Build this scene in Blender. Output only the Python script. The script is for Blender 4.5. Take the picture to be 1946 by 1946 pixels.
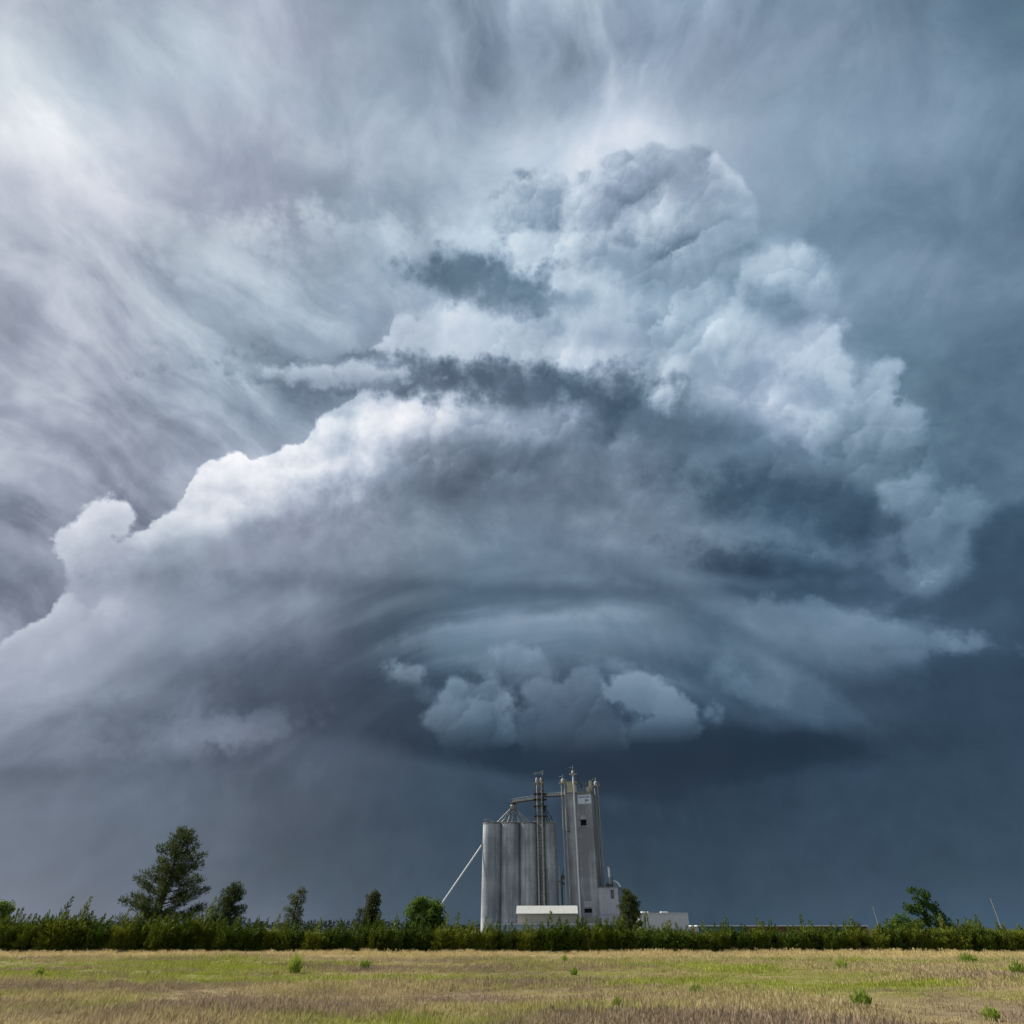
import bpy, bmesh, math, random
from mathutils import Vector, Matrix, noise as mnoise
R = math.radians
scene = bpy.context.scene
for o in list(bpy.data.objects):
    bpy.data.objects.remove(o, do_unlink=True)

# ------------------------------------------------------------------ camera
CAM_H = 1.8
PITCH = R(34.44)
cam_d = bpy.data.cameras.new('camera')
cam_d.sensor_width = 36.0
cam_d.lens = 21.37
cam_d.clip_end = 20000.0
cam_d.clip_start = 0.1
cam = bpy.data.objects.new('camera', cam_d)
cam.location = (0, 0, CAM_H)
cam.rotation_euler = (math.pi / 2 + PITCH, 0, 0)
scene.collection.objects.link(cam)
scene.camera = cam

# ------------------------------------------------------------------ view
scene.render.engine = 'CYCLES'
scene.view_settings.view_transform = 'Standard'
scene.view_settings.look = 'None'
scene.view_settings.exposure = 0.35
scene.view_settings.gamma = 1.0
scene.view_settings.use_curve_mapping = False
scene.cycles.max_bounces = 4
scene.cycles.diffuse_bounces = 2
scene.cycles.transparent_max_bounces = 8
scene.cycles.use_denoising = True
scene.cycles.use_adaptive_sampling = True
scene.cycles.adaptive_threshold = 0.02
scene.cycles.adaptive_min_samples = 8

# ------------------------------------------------------------------ sun: from the left, a little beyond the elevator
SUN_AZ, SUN_EL = -68.0, 40.0          # degrees, azimuth from +Y towards +X
sun_dir = Vector((math.sin(R(SUN_AZ)) * math.cos(R(SUN_EL)), math.cos(R(SUN_AZ)) * math.cos(R(SUN_EL)), math.sin(R(SUN_EL))))
sun_d = bpy.data.lights.new('sun', 'SUN')
sun_d.energy = 4.8
sun_d.angle = R(6.0)
sun_d.color = (1.0, 0.95, 0.86)
sun = bpy.data.objects.new('sun', sun_d)
sun.rotation_euler = sun_dir.to_track_quat('Z', 'Y').to_euler()
sun.location = (-60, 40, 80)
scene.collection.objects.link(sun)

# ------------------------------------------------------------------ world: storm sky, all nodes
world = bpy.data.worlds.new('World')
world.use_nodes = True
wt = world.node_tree
wt.nodes.clear()
world.cycles.sampling_method = 'NONE'      # broad overcast light, no small bright source in it

def s2l(c):
    c = c / 255.0
    return c / 12.92 if c <= 0.04045 else ((c + 0.055) / 1.055) ** 2.4
def rgb(r, g, b):
    return (s2l(r), s2l(g), s2l(b), 1.0)

class S:
    """a socket with arithmetic"""
    tree = wt
    def __init__(self, sock): self.s = sock
    def __add__(a, b): return mth('ADD', a, b)
    def __radd__(a, b): return mth('ADD', b, a)
    def __sub__(a, b): return mth('SUBTRACT', a, b)
    def __rsub__(a, b): return mth('SUBTRACT', b, a)
    def __mul__(a, b): return mth('MULTIPLY', a, b)
    def __rmul__(a, b): return mth('MULTIPLY', b, a)
    def __truediv__(a, b): return mth('DIVIDE', a, b)
    def __neg__(a): return mth('MULTIPLY', a, -1.0)
def plug(node, i, v):
    if isinstance(v, S): S.tree.links.new(v.s, node.inputs[i])
    else: node.inputs[i].default_value = v
def mth(op, a, b=None, c=None, clamp=False):
    n = S.tree.nodes.new('ShaderNodeMath'); n.operation = op; n.use_clamp = clamp
    plug(n, 0, a)
    if b is not None: plug(n, 1, b)
    if c is not None: plug(n, 2, c)
    return S(n.outputs[0])
def vmth(op, a, b=None, scale=None):
    n = S.tree.nodes.new('ShaderNodeVectorMath'); n.operation = op
    plug(n, 0, a)
    if b is not None: plug(n, 1, b)
    if scale is not None: plug(n, 3, scale)
    return S(n.outputs['Value'] if op in ('LENGTH', 'DISTANCE', 'DOT_PRODUCT') else n.outputs[0])
def xyz(v):
    n = S.tree.nodes.new('ShaderNodeSeparateXYZ'); plug(n, 0, v)
    return S(n.outputs[0]), S(n.outputs[1]), S(n.outputs[2])
def vec(x, y, z=0.0):
    n = S.tree.nodes.new('ShaderNodeCombineXYZ'); plug(n, 0, x); plug(n, 1, y); plug(n, 2, z)
    return S(n.outputs[0])
def ss(a, b, x, lo=0.0, hi=1.0, kind='SMOOTHSTEP'):
    n = S.tree.nodes.new('ShaderNodeMapRange'); n.interpolation_type = kind; n.clamp = True
    plug(n, 0, x); plug(n, 1, a); plug(n, 2, b); plug(n, 3, lo); plug(n, 4, hi)
    return S(n.outputs[0])
def mixf(f, a, b):
    n = S.tree.nodes.new('ShaderNodeMix'); n.data_type = 'FLOAT'; n.clamp_factor = True
    plug(n, 0, f); plug(n, 2, a); plug(n, 3, b)
    return S(n.outputs[0])
def mixc(f, a, b):
    n = S.tree.nodes.new('ShaderNodeMix'); n.data_type = 'RGBA'; n.clamp_factor = True
    plug(n, 0, f); plug(n, 6, a); plug(n, 7, b)
    return S(n.outputs[2])
def noise(v, scale, detail=4.0, rough=0.5, dist=0.0, dim='2D', color=False, kind='FBM'):
    n = S.tree.nodes.new('ShaderNodeTexNoise'); n.noise_dimensions = dim
    n.noise_type = kind
    plug(n, 'Vector', v)
    n.inputs['Scale'].default_value = scale; n.inputs['Detail'].default_value = detail
    n.inputs['Roughness'].default_value = rough; n.inputs['Distortion'].default_value = dist
    return S(n.outputs['Color' if color else 0])
def puffs(v, scale, detail=2.0, rough=0.5, rnd=1.0):
    n = S.tree.nodes.new('ShaderNodeTexVoronoi'); n.voronoi_dimensions = '2D'; n.feature = 'F1'
    n.normalize = True
    plug(n, 'Vector', v)
    n.inputs['Scale'].default_value = scale; n.inputs['Detail'].default_value = detail
    n.inputs['Roughness'].default_value = rough; n.inputs['Randomness'].default_value = rnd
    return 1.0 - S(n.outputs['Distance'])
def lobes(v, scale, lx=-0.62, ly=-0.78):
    # round lobes, each bright on the side that faces the light and dim on the other
    n = S.tree.nodes.new('ShaderNodeTexVoronoi'); n.voronoi_dimensions = '2D'; n.feature = 'SMOOTH_F1'
    plug(n, 'Vector', v); n.inputs['Scale'].default_value = scale; n.inputs['Detail'].default_value = 0.0; n.inputs['Smoothness'].default_value = 0.30
    d = vmth('SUBTRACT', v, S(n.outputs['Position']))
    return vmth('DOT_PRODUCT', d, (lx * scale, ly * scale, 0.0))
def mapping(v, loc=(0, 0), rot=0.0, scale=(1, 1)):
    n = S.tree.nodes.new('ShaderNodeMapping'); n.vector_type = 'TEXTURE'
    plug(n, 0, v)
    n.inputs[1].default_value = (loc[0], loc[1], 0); n.inputs[2].default_value = (0, 0, R(rot)); n.inputs[3].default_value = (scale[0], scale[1], 1)
    return S(n.outputs[0])
def ramp(x, stops, interp='CARDINAL', grey=True):
    n = S.tree.nodes.new('ShaderNodeValToRGB'); plug(n, 0, x)
    cr = n.color_ramp; cr.interpolation = interp
    while len(cr.elements) > 1: cr.elements.remove(cr.elements[-1])
    for i, (p, c) in enumerate(stops):
        e = cr.elements[0] if i == 0 else cr.elements.new(p)
        e.position = p
        e.color = (c, c, c, 1) if grey else c
    return S(n.outputs[0])
def curve(x, pts, ymin, ymax, xmin, xmax):
    n = S.tree.nodes.new('ShaderNodeFloatCurve')
    t = ss(xmin, xmax, x, kind='LINEAR'); plug(n, 1, t); n.inputs[0].default_value = 1.0
    c = n.mapping.curves[0]
    P = [((a - xmin) / (xmax - xmin), (b - ymin) / (ymax - ymin)) for a, b in pts]
    c.points[0].location = P[0]; c.points[1].location = P[-1]
    for p in P[1:-1]: c.points.new(*p)
    for p in c.points: p.handle_type = 'VECTOR'
    n.mapping.update()
    return S(n.outputs[0]) * (ymax - ymin) + ymin
def after(v, s, vector=False):
    # same value as v, evaluated once s is known: keeps the shader's working memory small
    if vector:
        n = S.tree.nodes.new('ShaderNodeVectorMath'); n.operation = 'MULTIPLY_ADD'
        plug(n, 0, s); n.inputs[1].default_value = (1e-8, 1e-8, 0.0); plug(n, 2, v)
        return S(n.outputs[0])
    return mth('MULTIPLY_ADD', s, 1e-8, v)
def grouped(name, args, fn):
    """build fn(*args) in a node group of its own and use it here; args are sockets"""
    outer = S.tree
    g = bpy.data.node_groups.new(name, 'ShaderNodeTree')
    for i, a in enumerate(args):
        g.interface.new_socket('in%d' % i, in_out='INPUT', socket_type='NodeSocketVector' if a.s.type == 'VECTOR' else 'NodeSocketFloat')
    g.interface.new_socket('out', in_out='OUTPUT', socket_type='NodeSocketFloat')
    gi = g.nodes.new('NodeGroupInput'); go = g.nodes.new('NodeGroupOutput')
    S.tree = g
    r = fn(*[S(gi.outputs[i]) for i in range(len(args))])
    g.links.new(r.s, go.inputs[0])
    S.tree = outer
    n = outer.nodes.new('ShaderNodeGroup'); n.node_tree = g
    for i, a in enumerate(args): outer.links.new(a.s, n.inputs[i])
    return S(n.outputs[0])
XLO, XHI = -0.05, 2.0
def mesh_field(x, y, cols, rows):
    return grouped('brightness_field', [x, y], lambda x, y: _mesh_field(x, y, cols, rows))
def _mesh_field(x, y, cols, rows):
    """smooth grid of brightness values: rows is [(y, [values at cols])]"""
    t = ss(XLO, XHI, x, kind='LINEAR')
    out = None
    for i, (yy, vals) in enumerate(rows):
        r = ramp(t if out is None else after(t, out), [((c / 1000 - XLO) / (XHI - XLO), v / 255.0) for c, v in zip(cols, vals) if v is not None])
        if out is None: out = r
        else:
            y0 = rows[i - 1][0] / 1000; y1 = yy / 1000; m = (y0 + y1) / 2; h = (y1 - y0) * 0.72
            out = mixf(ss(m - h, m + h, after(y, out)), out, r)
    return out

# --- chart of the sky centred on the storm (azimuth 0, elevation 34.4 deg); x to the right, y downwards
tc = wt.nodes.new('ShaderNodeTexCoord')
D = S(tc.outputs['Generated'])
fwd = (0, math.cos(PITCH), math.sin(PITCH)); upv = (0, -math.sin(PITCH), math.cos(PITCH)); rgt = (1, 0, 0)
dc = vmth('DOT_PRODUCT', D, fwd); du = vmth('DOT_PRODUCT', D, upv); dr = vmth('DOT_PRODUCT', D, rgt)
dcs = mth('MAXIMUM', dc, 0.08)
X = dr / dcs * 1.155 + 0.973
Y = 0.973 - du / dcs * 1.155
dst = (dc + 1.02)
P0 = vec(dr / dst * 2.31 + 0.973, 0.973 - du / dst * 2.31)     # for textures: never stretches
px, py, _ = xyz(P0)
CH = vec(X, Y)                                                  # chart position

# shared warps
wl = vmth('SUBTRACT', noise(P0, 3.2, 2, 0.5, color=True), (0.5, 0.5, 0.5))       # broad
wm = vmth('SUBTRACT', noise(P0, 11.0, 4, 0.55, color=True), (0.5, 0.5, 0.5))     # medium
def warp(a, b):
    return vmth('ADD', vmth('ADD', CH, vmth('SCALE', wl, scale=a)), vmth('SCALE', wm, scale=b))
def off(v, dx, dy): return vmth('ADD', v, (dx, dy, 0.0))

COLS = [0, 150, 300, 450, 600, 750, 900, 1050, 1200, 1350, 1500, 1650, 1800, 1946]
BACK = [
 (0,    [205, 182, 174, 186, 170, 158, 158, 165, 172, 150, 140, 130, 120, 112]),
 (100,  [208, 182, 172, 180, 178, 163, 142, 150, 163, 156, 150, 140, 130, 120]),
 (200,  [220, 192, 172, 168, 172, 165, 158, 172, 190, 168, 155, 140, 132, 122]),
 (265,  [232, 205, 180, 164, 164, 170, 186, 216, 218, 184, 160, 146, 136, 124]),
 (350,  [210, 202, 186, 164, 158, 164, 182, 214, 214, 182, 156, 140, 130, 118]),
 (430,  [206, 206, 192, 174, 164, 164, 174, 190, 188, 162, 146, 136, 126, 116]),
 (510, [194, 194, 182, 174, 182, 172, 168, 180, 180, 158, 152, 146, 140, 132]),
 (600, [178, 176, 168, 164, 164, 166, 164, 165, 160, 152, 144, 134, 128, 120]),
 (700, [190, 174, 158, 160, 154, 144, 140, 140, 140, 142, 136, 126, 120, 112]),
 (800, [184, 168, 158, 150, 142, 138, 136, 136, 136, 134, 128, 118, 112, 106]),
 (900, [172, 164, 152, 144, 136, 134, 130, 130, 130, 126, 118, 112, 110, 102]),
 (1000, [142, 150, 140, 136, 130, 130, 130, 130, 120, 114, 106, 104, 102, 94]),
 (1100, [114, 112, 120, 130, 130, 130, 130, 120, 110, 100, 90, 86, 82, 78]),
 (1220, [128, 118, 120, 130, 130, 130, 130, 120, 110, 100, 90, 80, 74, 70]),
]
FRONT = [
 (470,  [170, 170, 170, 170, 172, 178, 192, 200, 190, 168, 172, 140, 126, 114]),
 (560,  [170, 170, 170, 170, 172, 180, 194, 202, 192, 160, 166, 136, 120, 112]),
 (640,  [170, 170, 170, 170, 180, 204, 200, 192, 188, 172, 165, 140, 114, 106]),
 (705,  [180, 180, 180, 180, 190, 194, 208, 202, 188, 178, 190, 176, 116, 104]),
 (780,  [200, 200, 200, 200, 214, 218, 196, 164, 166, 172, 176, 160, 118, 100]),
 (860,  [210, 210, 215, 228, 216, 186, 140, 132, 122, 114, 126, 136, 120, 98]),
 (950,  [210, 212, 218, 216, 190, 146, 116, 116, 124, 112, 86, 106, 126, 92]),
 (1040, [205, 205, 190, 168, 152, 142, 132, 130, 126, 120, 92, 86, 122, 84]),
 (1120, [200, 196, 152, 142, 132, 126, 120, 116, 114, 110, 84, 92, 108, 78]),
 (1200, [196, 176, 150, 130, 114, 106, 122, 126, 108, 100, 106, 116, 92, 70]),
 (1280, [168, 150, 126, 110, 100, 84, 94, 100, 98, 88, 98, 90, 70, 68]),
 (1360, [136, 126, 110, 98, 80, 62, 72, 74, 74, 64, 84, 74, 65, 65]),
 (1425, [126, 116, 106, 100, 90, 78, 54, 50, 45, 42, 52, 64, 65, 65]),
 (1490, [120, 112, 106, 98, 88, 78, 66, 56, 46, 52, 60, 64, 65, 66]),
 (1570, [118, 108, 101, 92, 80, 72, 66, 60, 58, 60, 64, 65, 66, 68]),
 (1660, [116, 109, 103, 93, 83, 76, 69, 63, 60, 61, 65, 66, 68, 70]),
 (1760, [130, 124, 119, 112, 99, 89, 80, 76, 75, 73, 78, 80, 84, 86]),
]

# ---- back sky: anvil, wave-like streaks on the left, virga fan above the turret
bw = warp(0.05, 0.012)
bx, by, _ = xyz(bw)
lum_b = mesh_field(bx, by, COLS, BACK)
stv = mapping(vmth('ADD', vmth('ADD', P0, vmth('SCALE', wl, scale=0.13)), vmth('SCALE', wm, scale=0.03)), (0.0, 0.0), 38, (0.30, 0.085))
st = noise(stv, 1.0, 4.0, 0.5, 0.15) - 0.5
m_st = ss(0.95, 0.45, px) * ss(0.42, 0.62, py)
fan = vmth('SUBTRACT', vmth('ADD', vmth('ADD', P0, vmth('SCALE', wl, scale=0.11)), vmth('SCALE', wm, scale=0.06)), (1.13, 0.66, 0.0))
fx, fy, _ = xyz(fan)
ang = mth('ARCTAN2', fx, -fy); rad = vmth('LENGTH', fan)
fv = vec(ang * 4.4, rad * 3.2)
vg = noise(fv, 1.9, 4, 0.5, 0.1) - 0.5
m_vg = ss(0.70, 0.95, px) * ss(1.55, 1.15, px) * ss(0.38, 0.18, py)
soft = noise(vmth('ADD', P0, vmth('SCALE', wl, scale=0.16)), 5.0, 7, 0.58, 0.2) - 0.5
lum_b = lum_b + st * m_st * 0.54 + vg * m_vg * 0.28 + soft * ss(1.9, 0.2, px, 0.22, 0.38)
# ---- front: the storm's body and the rain below it
fwv = after(warp(0.055, 0.028), lum_b, True)
fx2, fy2, _ = xyz(fwv)
lum_f = mesh_field(fx2, fy2, COLS, FRONT)
cv = vmth('ADD', P0, vmth('SCALE', wl, scale=0.12))
def billow(v):
    return puffs(v, 7.5, 2.0, 0.5) * 0.75 + noise(v, 8.0, 4, 0.5) * 0.7
bil = vmth('ADD', vmth('ADD', P0, vmth('SCALE', wl, scale=0.05)), vmth('SCALE', wm, scale=0.022))
H0 = billow(bil); H1 = billow(off(bil, -0.012, -0.016))
relief = H0 - H1
fb = noise(cv, 5.0, 7, 0.58, 0.3) - 0.5
wf = vmth('SUBTRACT', noise(P0, 34.0, 3, 0.6, color=True), (0.5, 0.5, 0.5))
lv = vmth('ADD', vmth('ADD', P0, vmth('SCALE', wm, scale=0.055)), vmth('SCALE', wf, scale=0.024))
lob = (lobes(lv, 7.5) * 0.85 + lobes(lv, 19.0) * ss(0.38, 0.58, noise(P0, 6.0, 3, 0.5), 0.18, 0.62) + lobes(lv, 46.0) * 0.16 + fb * 0.6) * ss(0.36, 0.60, noise(P0, 3.7, 3, 0.5), 0.35, 1.0)
m_lob = ss(1.06, 0.86, py) * ss(0.30, 0.60, px, 0.6, 1.0)
# laminar arcs round the foot of the updraught
arc = mapping(vmth('ADD', P0, vmth('SCALE', wl, scale=0.05)), (1.07, 1.56), 0, (1.55, 1.0))
ax, ay, _ = xyz(arc)
ar = vmth('LENGTH', arc); aa = mth('ARCTAN2', ax, -ay)
lam = noise(vec(ar * 17.0, aa * 1.1), 1.0, 3.5, 0.5, 0.2) - 0.5
m_lam = ss(0.55, 0.75, px) * ss(1.62, 1.35, px) * ss(1.02, 1.14, py) * ss(1.42, 1.26, py)
m_rel = ss(1.12, 0.92, py)
dgs = noise(mapping(vmth('ADD', P0, vmth('SCALE', wl, scale=0.10)), (0, 0), -36, (0.30, 0.10)), 1.0, 4, 0.5) - 0.5
m_dg = ss(0.85, 0.5, px) * ss(0.98, 1.10, py) * ss(1.52, 1.34, py)
lum_f = lum_f + relief * (m_rel * 0.35 + 0.05) + lob * m_lob * 0.16 + fb * (m_rel * 0.30 + ss(1.1, 0.5, px, 0.07, 0.20)) * ss(1.55, 1.35, py, 0.2, 1.0) + lam * m_lam * 0.48 + dgs * m_dg * 0.30

# top edge of the body, as a profile over the chart
EDGE = [(-50, 1260), (0, 1240), (40, 1212), (80, 1192), (110, 1160), (140, 1128), (150, 1095), (170, 1075), (200, 1055), (225, 1045), (247, 1038), (270, 1028), (292, 1005), (330, 968), (356, 942), (362, 915), (382, 893), (420, 876), (455, 866), (472, 868), (480, 890),
        (505, 882), (545, 860), (572, 850), (590, 822), (640, 784), (672, 760), (682, 702), (705, 672), (735, 640), (742, 620), (800, 606), (850, 578),
        (900, 548), (925, 470), (960, 440), (1100, 420), (1420, 410), (1440, 445), (1480, 468), (1545, 470), (1562, 500), (1575, 600), (1600, 680), (1606, 740),
        (1636, 745), (1648, 705), (1690, 690), (1706, 700), (1712, 770), (1748, 800), (1760, 850), (1790, 925), (1880, 955), (1905, 1000), (2000, 1300)]
ew = vmth('ADD', CH, vmth('SCALE', wm, scale=ss(1.15, 1.5, px, 0.030, 0.11)))
ew = vmth('ADD', ew, vmth('SCALE', wf, scale=0.022))
tv0 = vmth('ADD', P0, vmth('SCALE', wm, scale=0.012))
ex, ey, _ = xyz(ew)
edge = curve(ex, [(a / 1000, b / 1000) for a, b in EDGE], 0.3, 1.4, -0.05, 2.0)
depth = ey - edge + (puffs(tv0, 10.0, 3.0, 0.55) - 0.6) * 0.085
wid = ss(1.0, 1.6, px, 0.007, 0.06)
a_f = ss(-0.004, wid, depth)
rim = ss(0.05, 0.0, depth) * ss(0.95, 0.55, px) * 0.05
lum = mixf(a_f, lum_b, lum_f + rim)

# ---- separate masses: blobs are (centre x, y, radii, turn); brightness runs from top to bottom
edn = (puffs(P0, 20.0, 3.0, 0.6) - 0.6) * 1.0 + (noise(P0, 14.0, 5, 0.6) - 0.5) * 0.8
def homog(v):
    x, y, _ = xyz(v)
    return vec(x, y, 1.0), vec(x * x, x * y, y * y)
SRC = homog(warp(0.035, 0.016))
WISP = homog(warp(0.07, 0.05))
def mass(lum, blobs, soft, rough, top, bot, strength=1.0, tex=None, texamp=0.0, src=None, fade=0.0):
    v1, v2 = src or SRC
    args = [lum, v1, v2, edn, Y] + ([tex] if tex is not None else [])
    return grouped('cloud_mass', args, lambda lum, v1, v2, edn, Y, tex=None: _mass(lum, v1, v2, edn, Y, tex, blobs, soft, rough, top, bot, strength, texamp, fade))
def _mass(lum, v1, v2, edn, Y, tex, blobs, soft, rough, top, bot, strength, texamp, fade):
    v1 = after(v1, lum, True); v2 = after(v2, lum, True)
    d = None
    for (cx, cy, rx, ry, rot) in blobs:
        cx, cy, rx, ry = cx / 1000, cy / 1000, rx / 1000, ry / 1000
        c, s = math.cos(R(rot)), math.sin(R(rot))
        ax, bx_ = c / rx, s / rx; ay_, by_ = -s / ry, c / ry
        kx = -(ax * cx + bx_ * cy); ky = -(ay_ * cx + by_ * cy)
        f = vmth('DOT_PRODUCT', v2, (ax * ax + ay_ * ay_, 2 * (ax * bx_ + ay_ * by_), bx_ * bx_ + by_ * by_)) \
            + vmth('DOT_PRODUCT', v1, (2 * (ax * kx + ay_ * ky), 2 * (bx_ * kx + by_ * ky), kx * kx + ky * ky))
        r = min(rx, ry)
        l = mth('MULTIPLY_ADD', mth('SQRT', mth('MAXIMUM', f, 0.0)), r, -r)
        d = l if d is None else mth('SMOOTH_MIN', d, l, 0.02)
    ys = [b[1] - max(b[3], abs(b[2] * math.sin(R(b[4])))) for b in blobs] + [b[1] + max(b[3], abs(b[2] * math.sin(R(b[4])))) for b in blobs]
    y0, y1 = min(ys) / 1000, max(ys) / 1000
    a = ss(soft, -soft, d - edn * rough, hi=strength)
    if fade: a = a * ss(y1 + 0.01, y1 - fade * (y1 - y0), after(Y, a))
    if top == bot and tex is None: c = top / 255
    else: c = ss(y0, y1, after(Y, a), top / 255, bot / 255, kind='LINEAR')
    if tex is not None: c = mth('MULTIPLY_ADD', tex, texamp, c)
    return mixf(a, lum, c)

# broken bright patches in the upper left
lum = mass(lum, [(640, 455, 110, 26, 4), (570, 440, 50, 22, 0), (780, 470, 60, 16, -10)], 0.05, 0.14, 208, 190, 0.75, fb, 0.35)
lum = mass(lum, [(185, 390, 60, 26, 25), (60, 260, 90, 36, 28), (470, 470, 40, 14, -20)], 0.05, 0.10, 238, 222, 0.55, fb, 0.3)
lum = mass(lum, [(90, 910, 80, 34, 35), (40, 1060, 90, 26, 10)], 0.05, 0.09, 190, 150, 0.5, fb, 0.4)
# curled tower at the far left
lum = mass(lum, [(208, 985, 38, 36, 0), (165, 1010, 58, 36, -38), (140, 1045, 36, 34, 0), (175, 1060, 50, 50, 0), (190, 1105, 50, 60, 0)], 0.007, 0.050, 216, 176, 0.95, lob, 0.14)
# light that reaches the left flank, shade under it
lum = mass(lum, [(660, 850, 110, 60, -25), (450, 920, 80, 40, -20)], 0.06, 0.04, 232, 214, 0.7, relief, 0.4)
lum = mass(lum, [(190, 1060, 34, 60, 10)], 0.04, 0.03, 172, 160, 0.7, fb, 0.3)
lum = mass(lum, [(345, 1085, 110, 26, -14), (300, 1150, 90, 20, -30)], 0.05, 0.03, 136, 140, 0.7, fb, 0.2)
lum = mass(lum, [(470, 1080, 100, 28, -25), (420, 1180, 130, 25, -32)], 0.05, 0.03, 162, 150, 0.45, fb, 0.2)
lum = mass(lum, [(100, 1240, 110, 45, -20), (230, 1170, 60, 40, -30)], 0.05, 0.03, 196, 176, 0.6, relief, 0.3)
lum = mass(lum, [(60, 1370, 150, 60, -10), (250, 1350, 120, 40, -18)], 0.04, 0.07, 166, 126, 0.75, fb, 0.45)
lum = mass(lum, [(100, 1430, 170, 40, -10), (255, 1440, 55, 40, -25), (400, 1395, 120, 26, -8)], 0.022, 0.08, 144, 116, 0.85, fb, 0.4)
lum = mass(lum, [(90, 1475, 130, 16, -6), (230, 1485, 70, 14, -12)], 0.025, 0.05, 96, 104, 0.8)
# bright upper deck
lum = mass(lum, [(960, 640, 130, 40, -12), (880, 680, 110, 30, -8)], 0.03, 0.06, 218, 198, 0.8, lob, 0.22)
lum = mass(lum, [(800, 640, 60, 30, -20), (850, 615, 60, 24, 0)], 0.02, 0.05, 214, 190, 0.75, lob, 0.2)
lum = mass(lum, [(1120, 560, 130, 40, 10), (1020, 470, 90, 30, 0)], 0.04, 0.05, 212, 198, 0.7, lob, 0.16)
lum = mass(lum, [(1240, 620, 70, 44, 0), (1280, 600, 40, 30, 0)], 0.02, 0.05, 210, 180, 0.7, lob, 0.2)
lum = mass(lum, [(1480, 640, 190, 36, 32)], 0.06, 0.05, 188, 182, 0.7, fb, 0.3)
lum = mass(lum, [(1500, 500, 60, 44, 10), (1545, 540, 36, 50, 0), (1450, 520, 50, 40, 0)], 0.016, 0.05, 190, 164, 0.8, lob, 0.2)
lum = mass(lum, [(1490, 590, 60, 26, 30)], 0.03, 0.05, 118, 128, 0.7, lob, 0.15)
lum = mass(lum, [(1545, 680, 60, 50, 20), (1590, 715, 30, 36, 0), (1570, 650, 36, 40, 0)], 0.014, 0.05, 204, 178, 0.8, lob, 0.22)
lum = mass(lum, [(1672, 735, 26, 46, 20), (1690, 705, 20, 14, -20), (1640, 785, 40, 30, 0)], 0.012, 0.04, 192, 160, 0.85, lob, 0.2)
lum = mass(lum, [(1725, 800, 34, 22, 30), (1690, 830, 50, 34, 20)], 0.014, 0.045, 172, 150, 0.75, lob, 0.2)
lum = mass(lum, [(1300, 680, 130, 22, 12), (1180, 650, 90, 18, 5)], 0.05, 0.05, 160, 164, 0.6, fb, 0.3)
# turret on top
tur = [(985, 378, 50, 52, 0), (1050, 385, 55, 52, 0), (1120, 385, 65, 55, 5), (1190, 345, 55, 52, 0), (1245, 330, 50, 45, 0), (1320, 335, 60, 52, 0), (1375, 375, 50, 55, 0), (1400, 420, 38, 45, 0), (1290, 430, 130, 70, 0)]
tv = vmth('ADD', P0, vmth('SCALE', wm, scale=0.012))
H2 = puffs(tv, 13.0, 2.0, 0.45); H3 = puffs(off(tv, -0.007, -0.013), 13.0, 2.0, 0.45)
trel = lob * 0.75 + (H2 - H3) * 0.5 + (noise(cv, 7.0, 5, 0.55) - 0.5) * 0.7
lum = mass(lum, tur, 0.008, 0.036, 184, 174, 0.95, trel, 0.46)
lum = mass(lum, [(985, 385, 42, 40, 0), (1050, 395, 50, 34, 0), (1120, 400, 50, 30, 0)], 0.020, 0.05, 156, 142, 0.75, trel, 0.40)
lum = mass(lum, [(1310, 370, 90, 26, 8), (1200, 400, 60, 20, -20)], 0.04, 0.04, 144, 150, 0.7, trel, 0.25)
lum = mass(lum, [(1350, 470, 80, 26, -25), (1290, 505, 60, 20, -30)], 0.04, 0.04, 146, 152, 0.7, trel, 0.25)
# darker pieces in front of the bright upper deck
lum = mass(lum, [(900, 520, 95, 38, 4), (970, 552, 62, 38, 10), (850, 518, 50, 18, 0)], 0.022, 0.07, 104, 126, 0.92, lob, 0.12)
lum = mass(lum, [(1090, 575, 40, 12, 0)], 0.02, 0.04, 146, 154, 0.8)
lum = mass(lum, [(1225, 528, 70, 24, 20)], 0.03, 0.06, 140, 156, 0.8, lob, 0.12)
lum = mass(lum, [(860, 722, 190, 18, 2), (1010, 750, 190, 34, 8), (1180, 800, 190, 46, 14), (1350, 845, 190, 46, 8), (1500, 880, 160, 46, 5)], 0.026, 0.085, 98, 112, 0.95, lob, 0.16)
lum = mass(lum, [(900, 728, 190, 16, 5), (1060, 760, 170, 30, 11), (1230, 808, 190, 38, 13), (1420, 850, 170, 36, 9), (1560, 880, 110, 26, 6)], 0.032, 0.045, 100, 110, 0.85, fb, 0.28)
lum = mass(lum, [(560, 706, 34, 5, 4), (625, 708, 50, 8, 4), (700, 716, 60, 14, 0)], 0.010, 0.05, 206, 170, 0.85)
lum = mass(lum, [(935, 815, 50, 24, 10), (1045, 808, 46, 28, -10)], 0.03, 0.07, 192, 160, 0.75, lob, 0.24)
lum = mass(lum, [(1165, 865, 50, 20, 0), (1110, 880, 40, 22, 0)], 0.03, 0.06, 150, 128, 0.7, lob, 0.2)
lum = mass(lum, [(1490, 795, 60, 24, 20), (1555, 825, 34, 40, 0), (1420, 770, 50, 18, 10)], 0.022, 0.07, 202, 172, 0.85, lob, 0.22)
lum = mass(lum, [(1390, 800, 90, 18, 14), (1600, 780, 60, 14, 30)], 0.03, 0.06, 140, 130, 0.7, fb, 0.3)
lum = mass(lum, [(1250, 900, 130, 26, 6), (1420, 930, 120, 26, 8)], 0.05, 0.06, 122, 114, 0.6, lob, 0.15)
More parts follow.
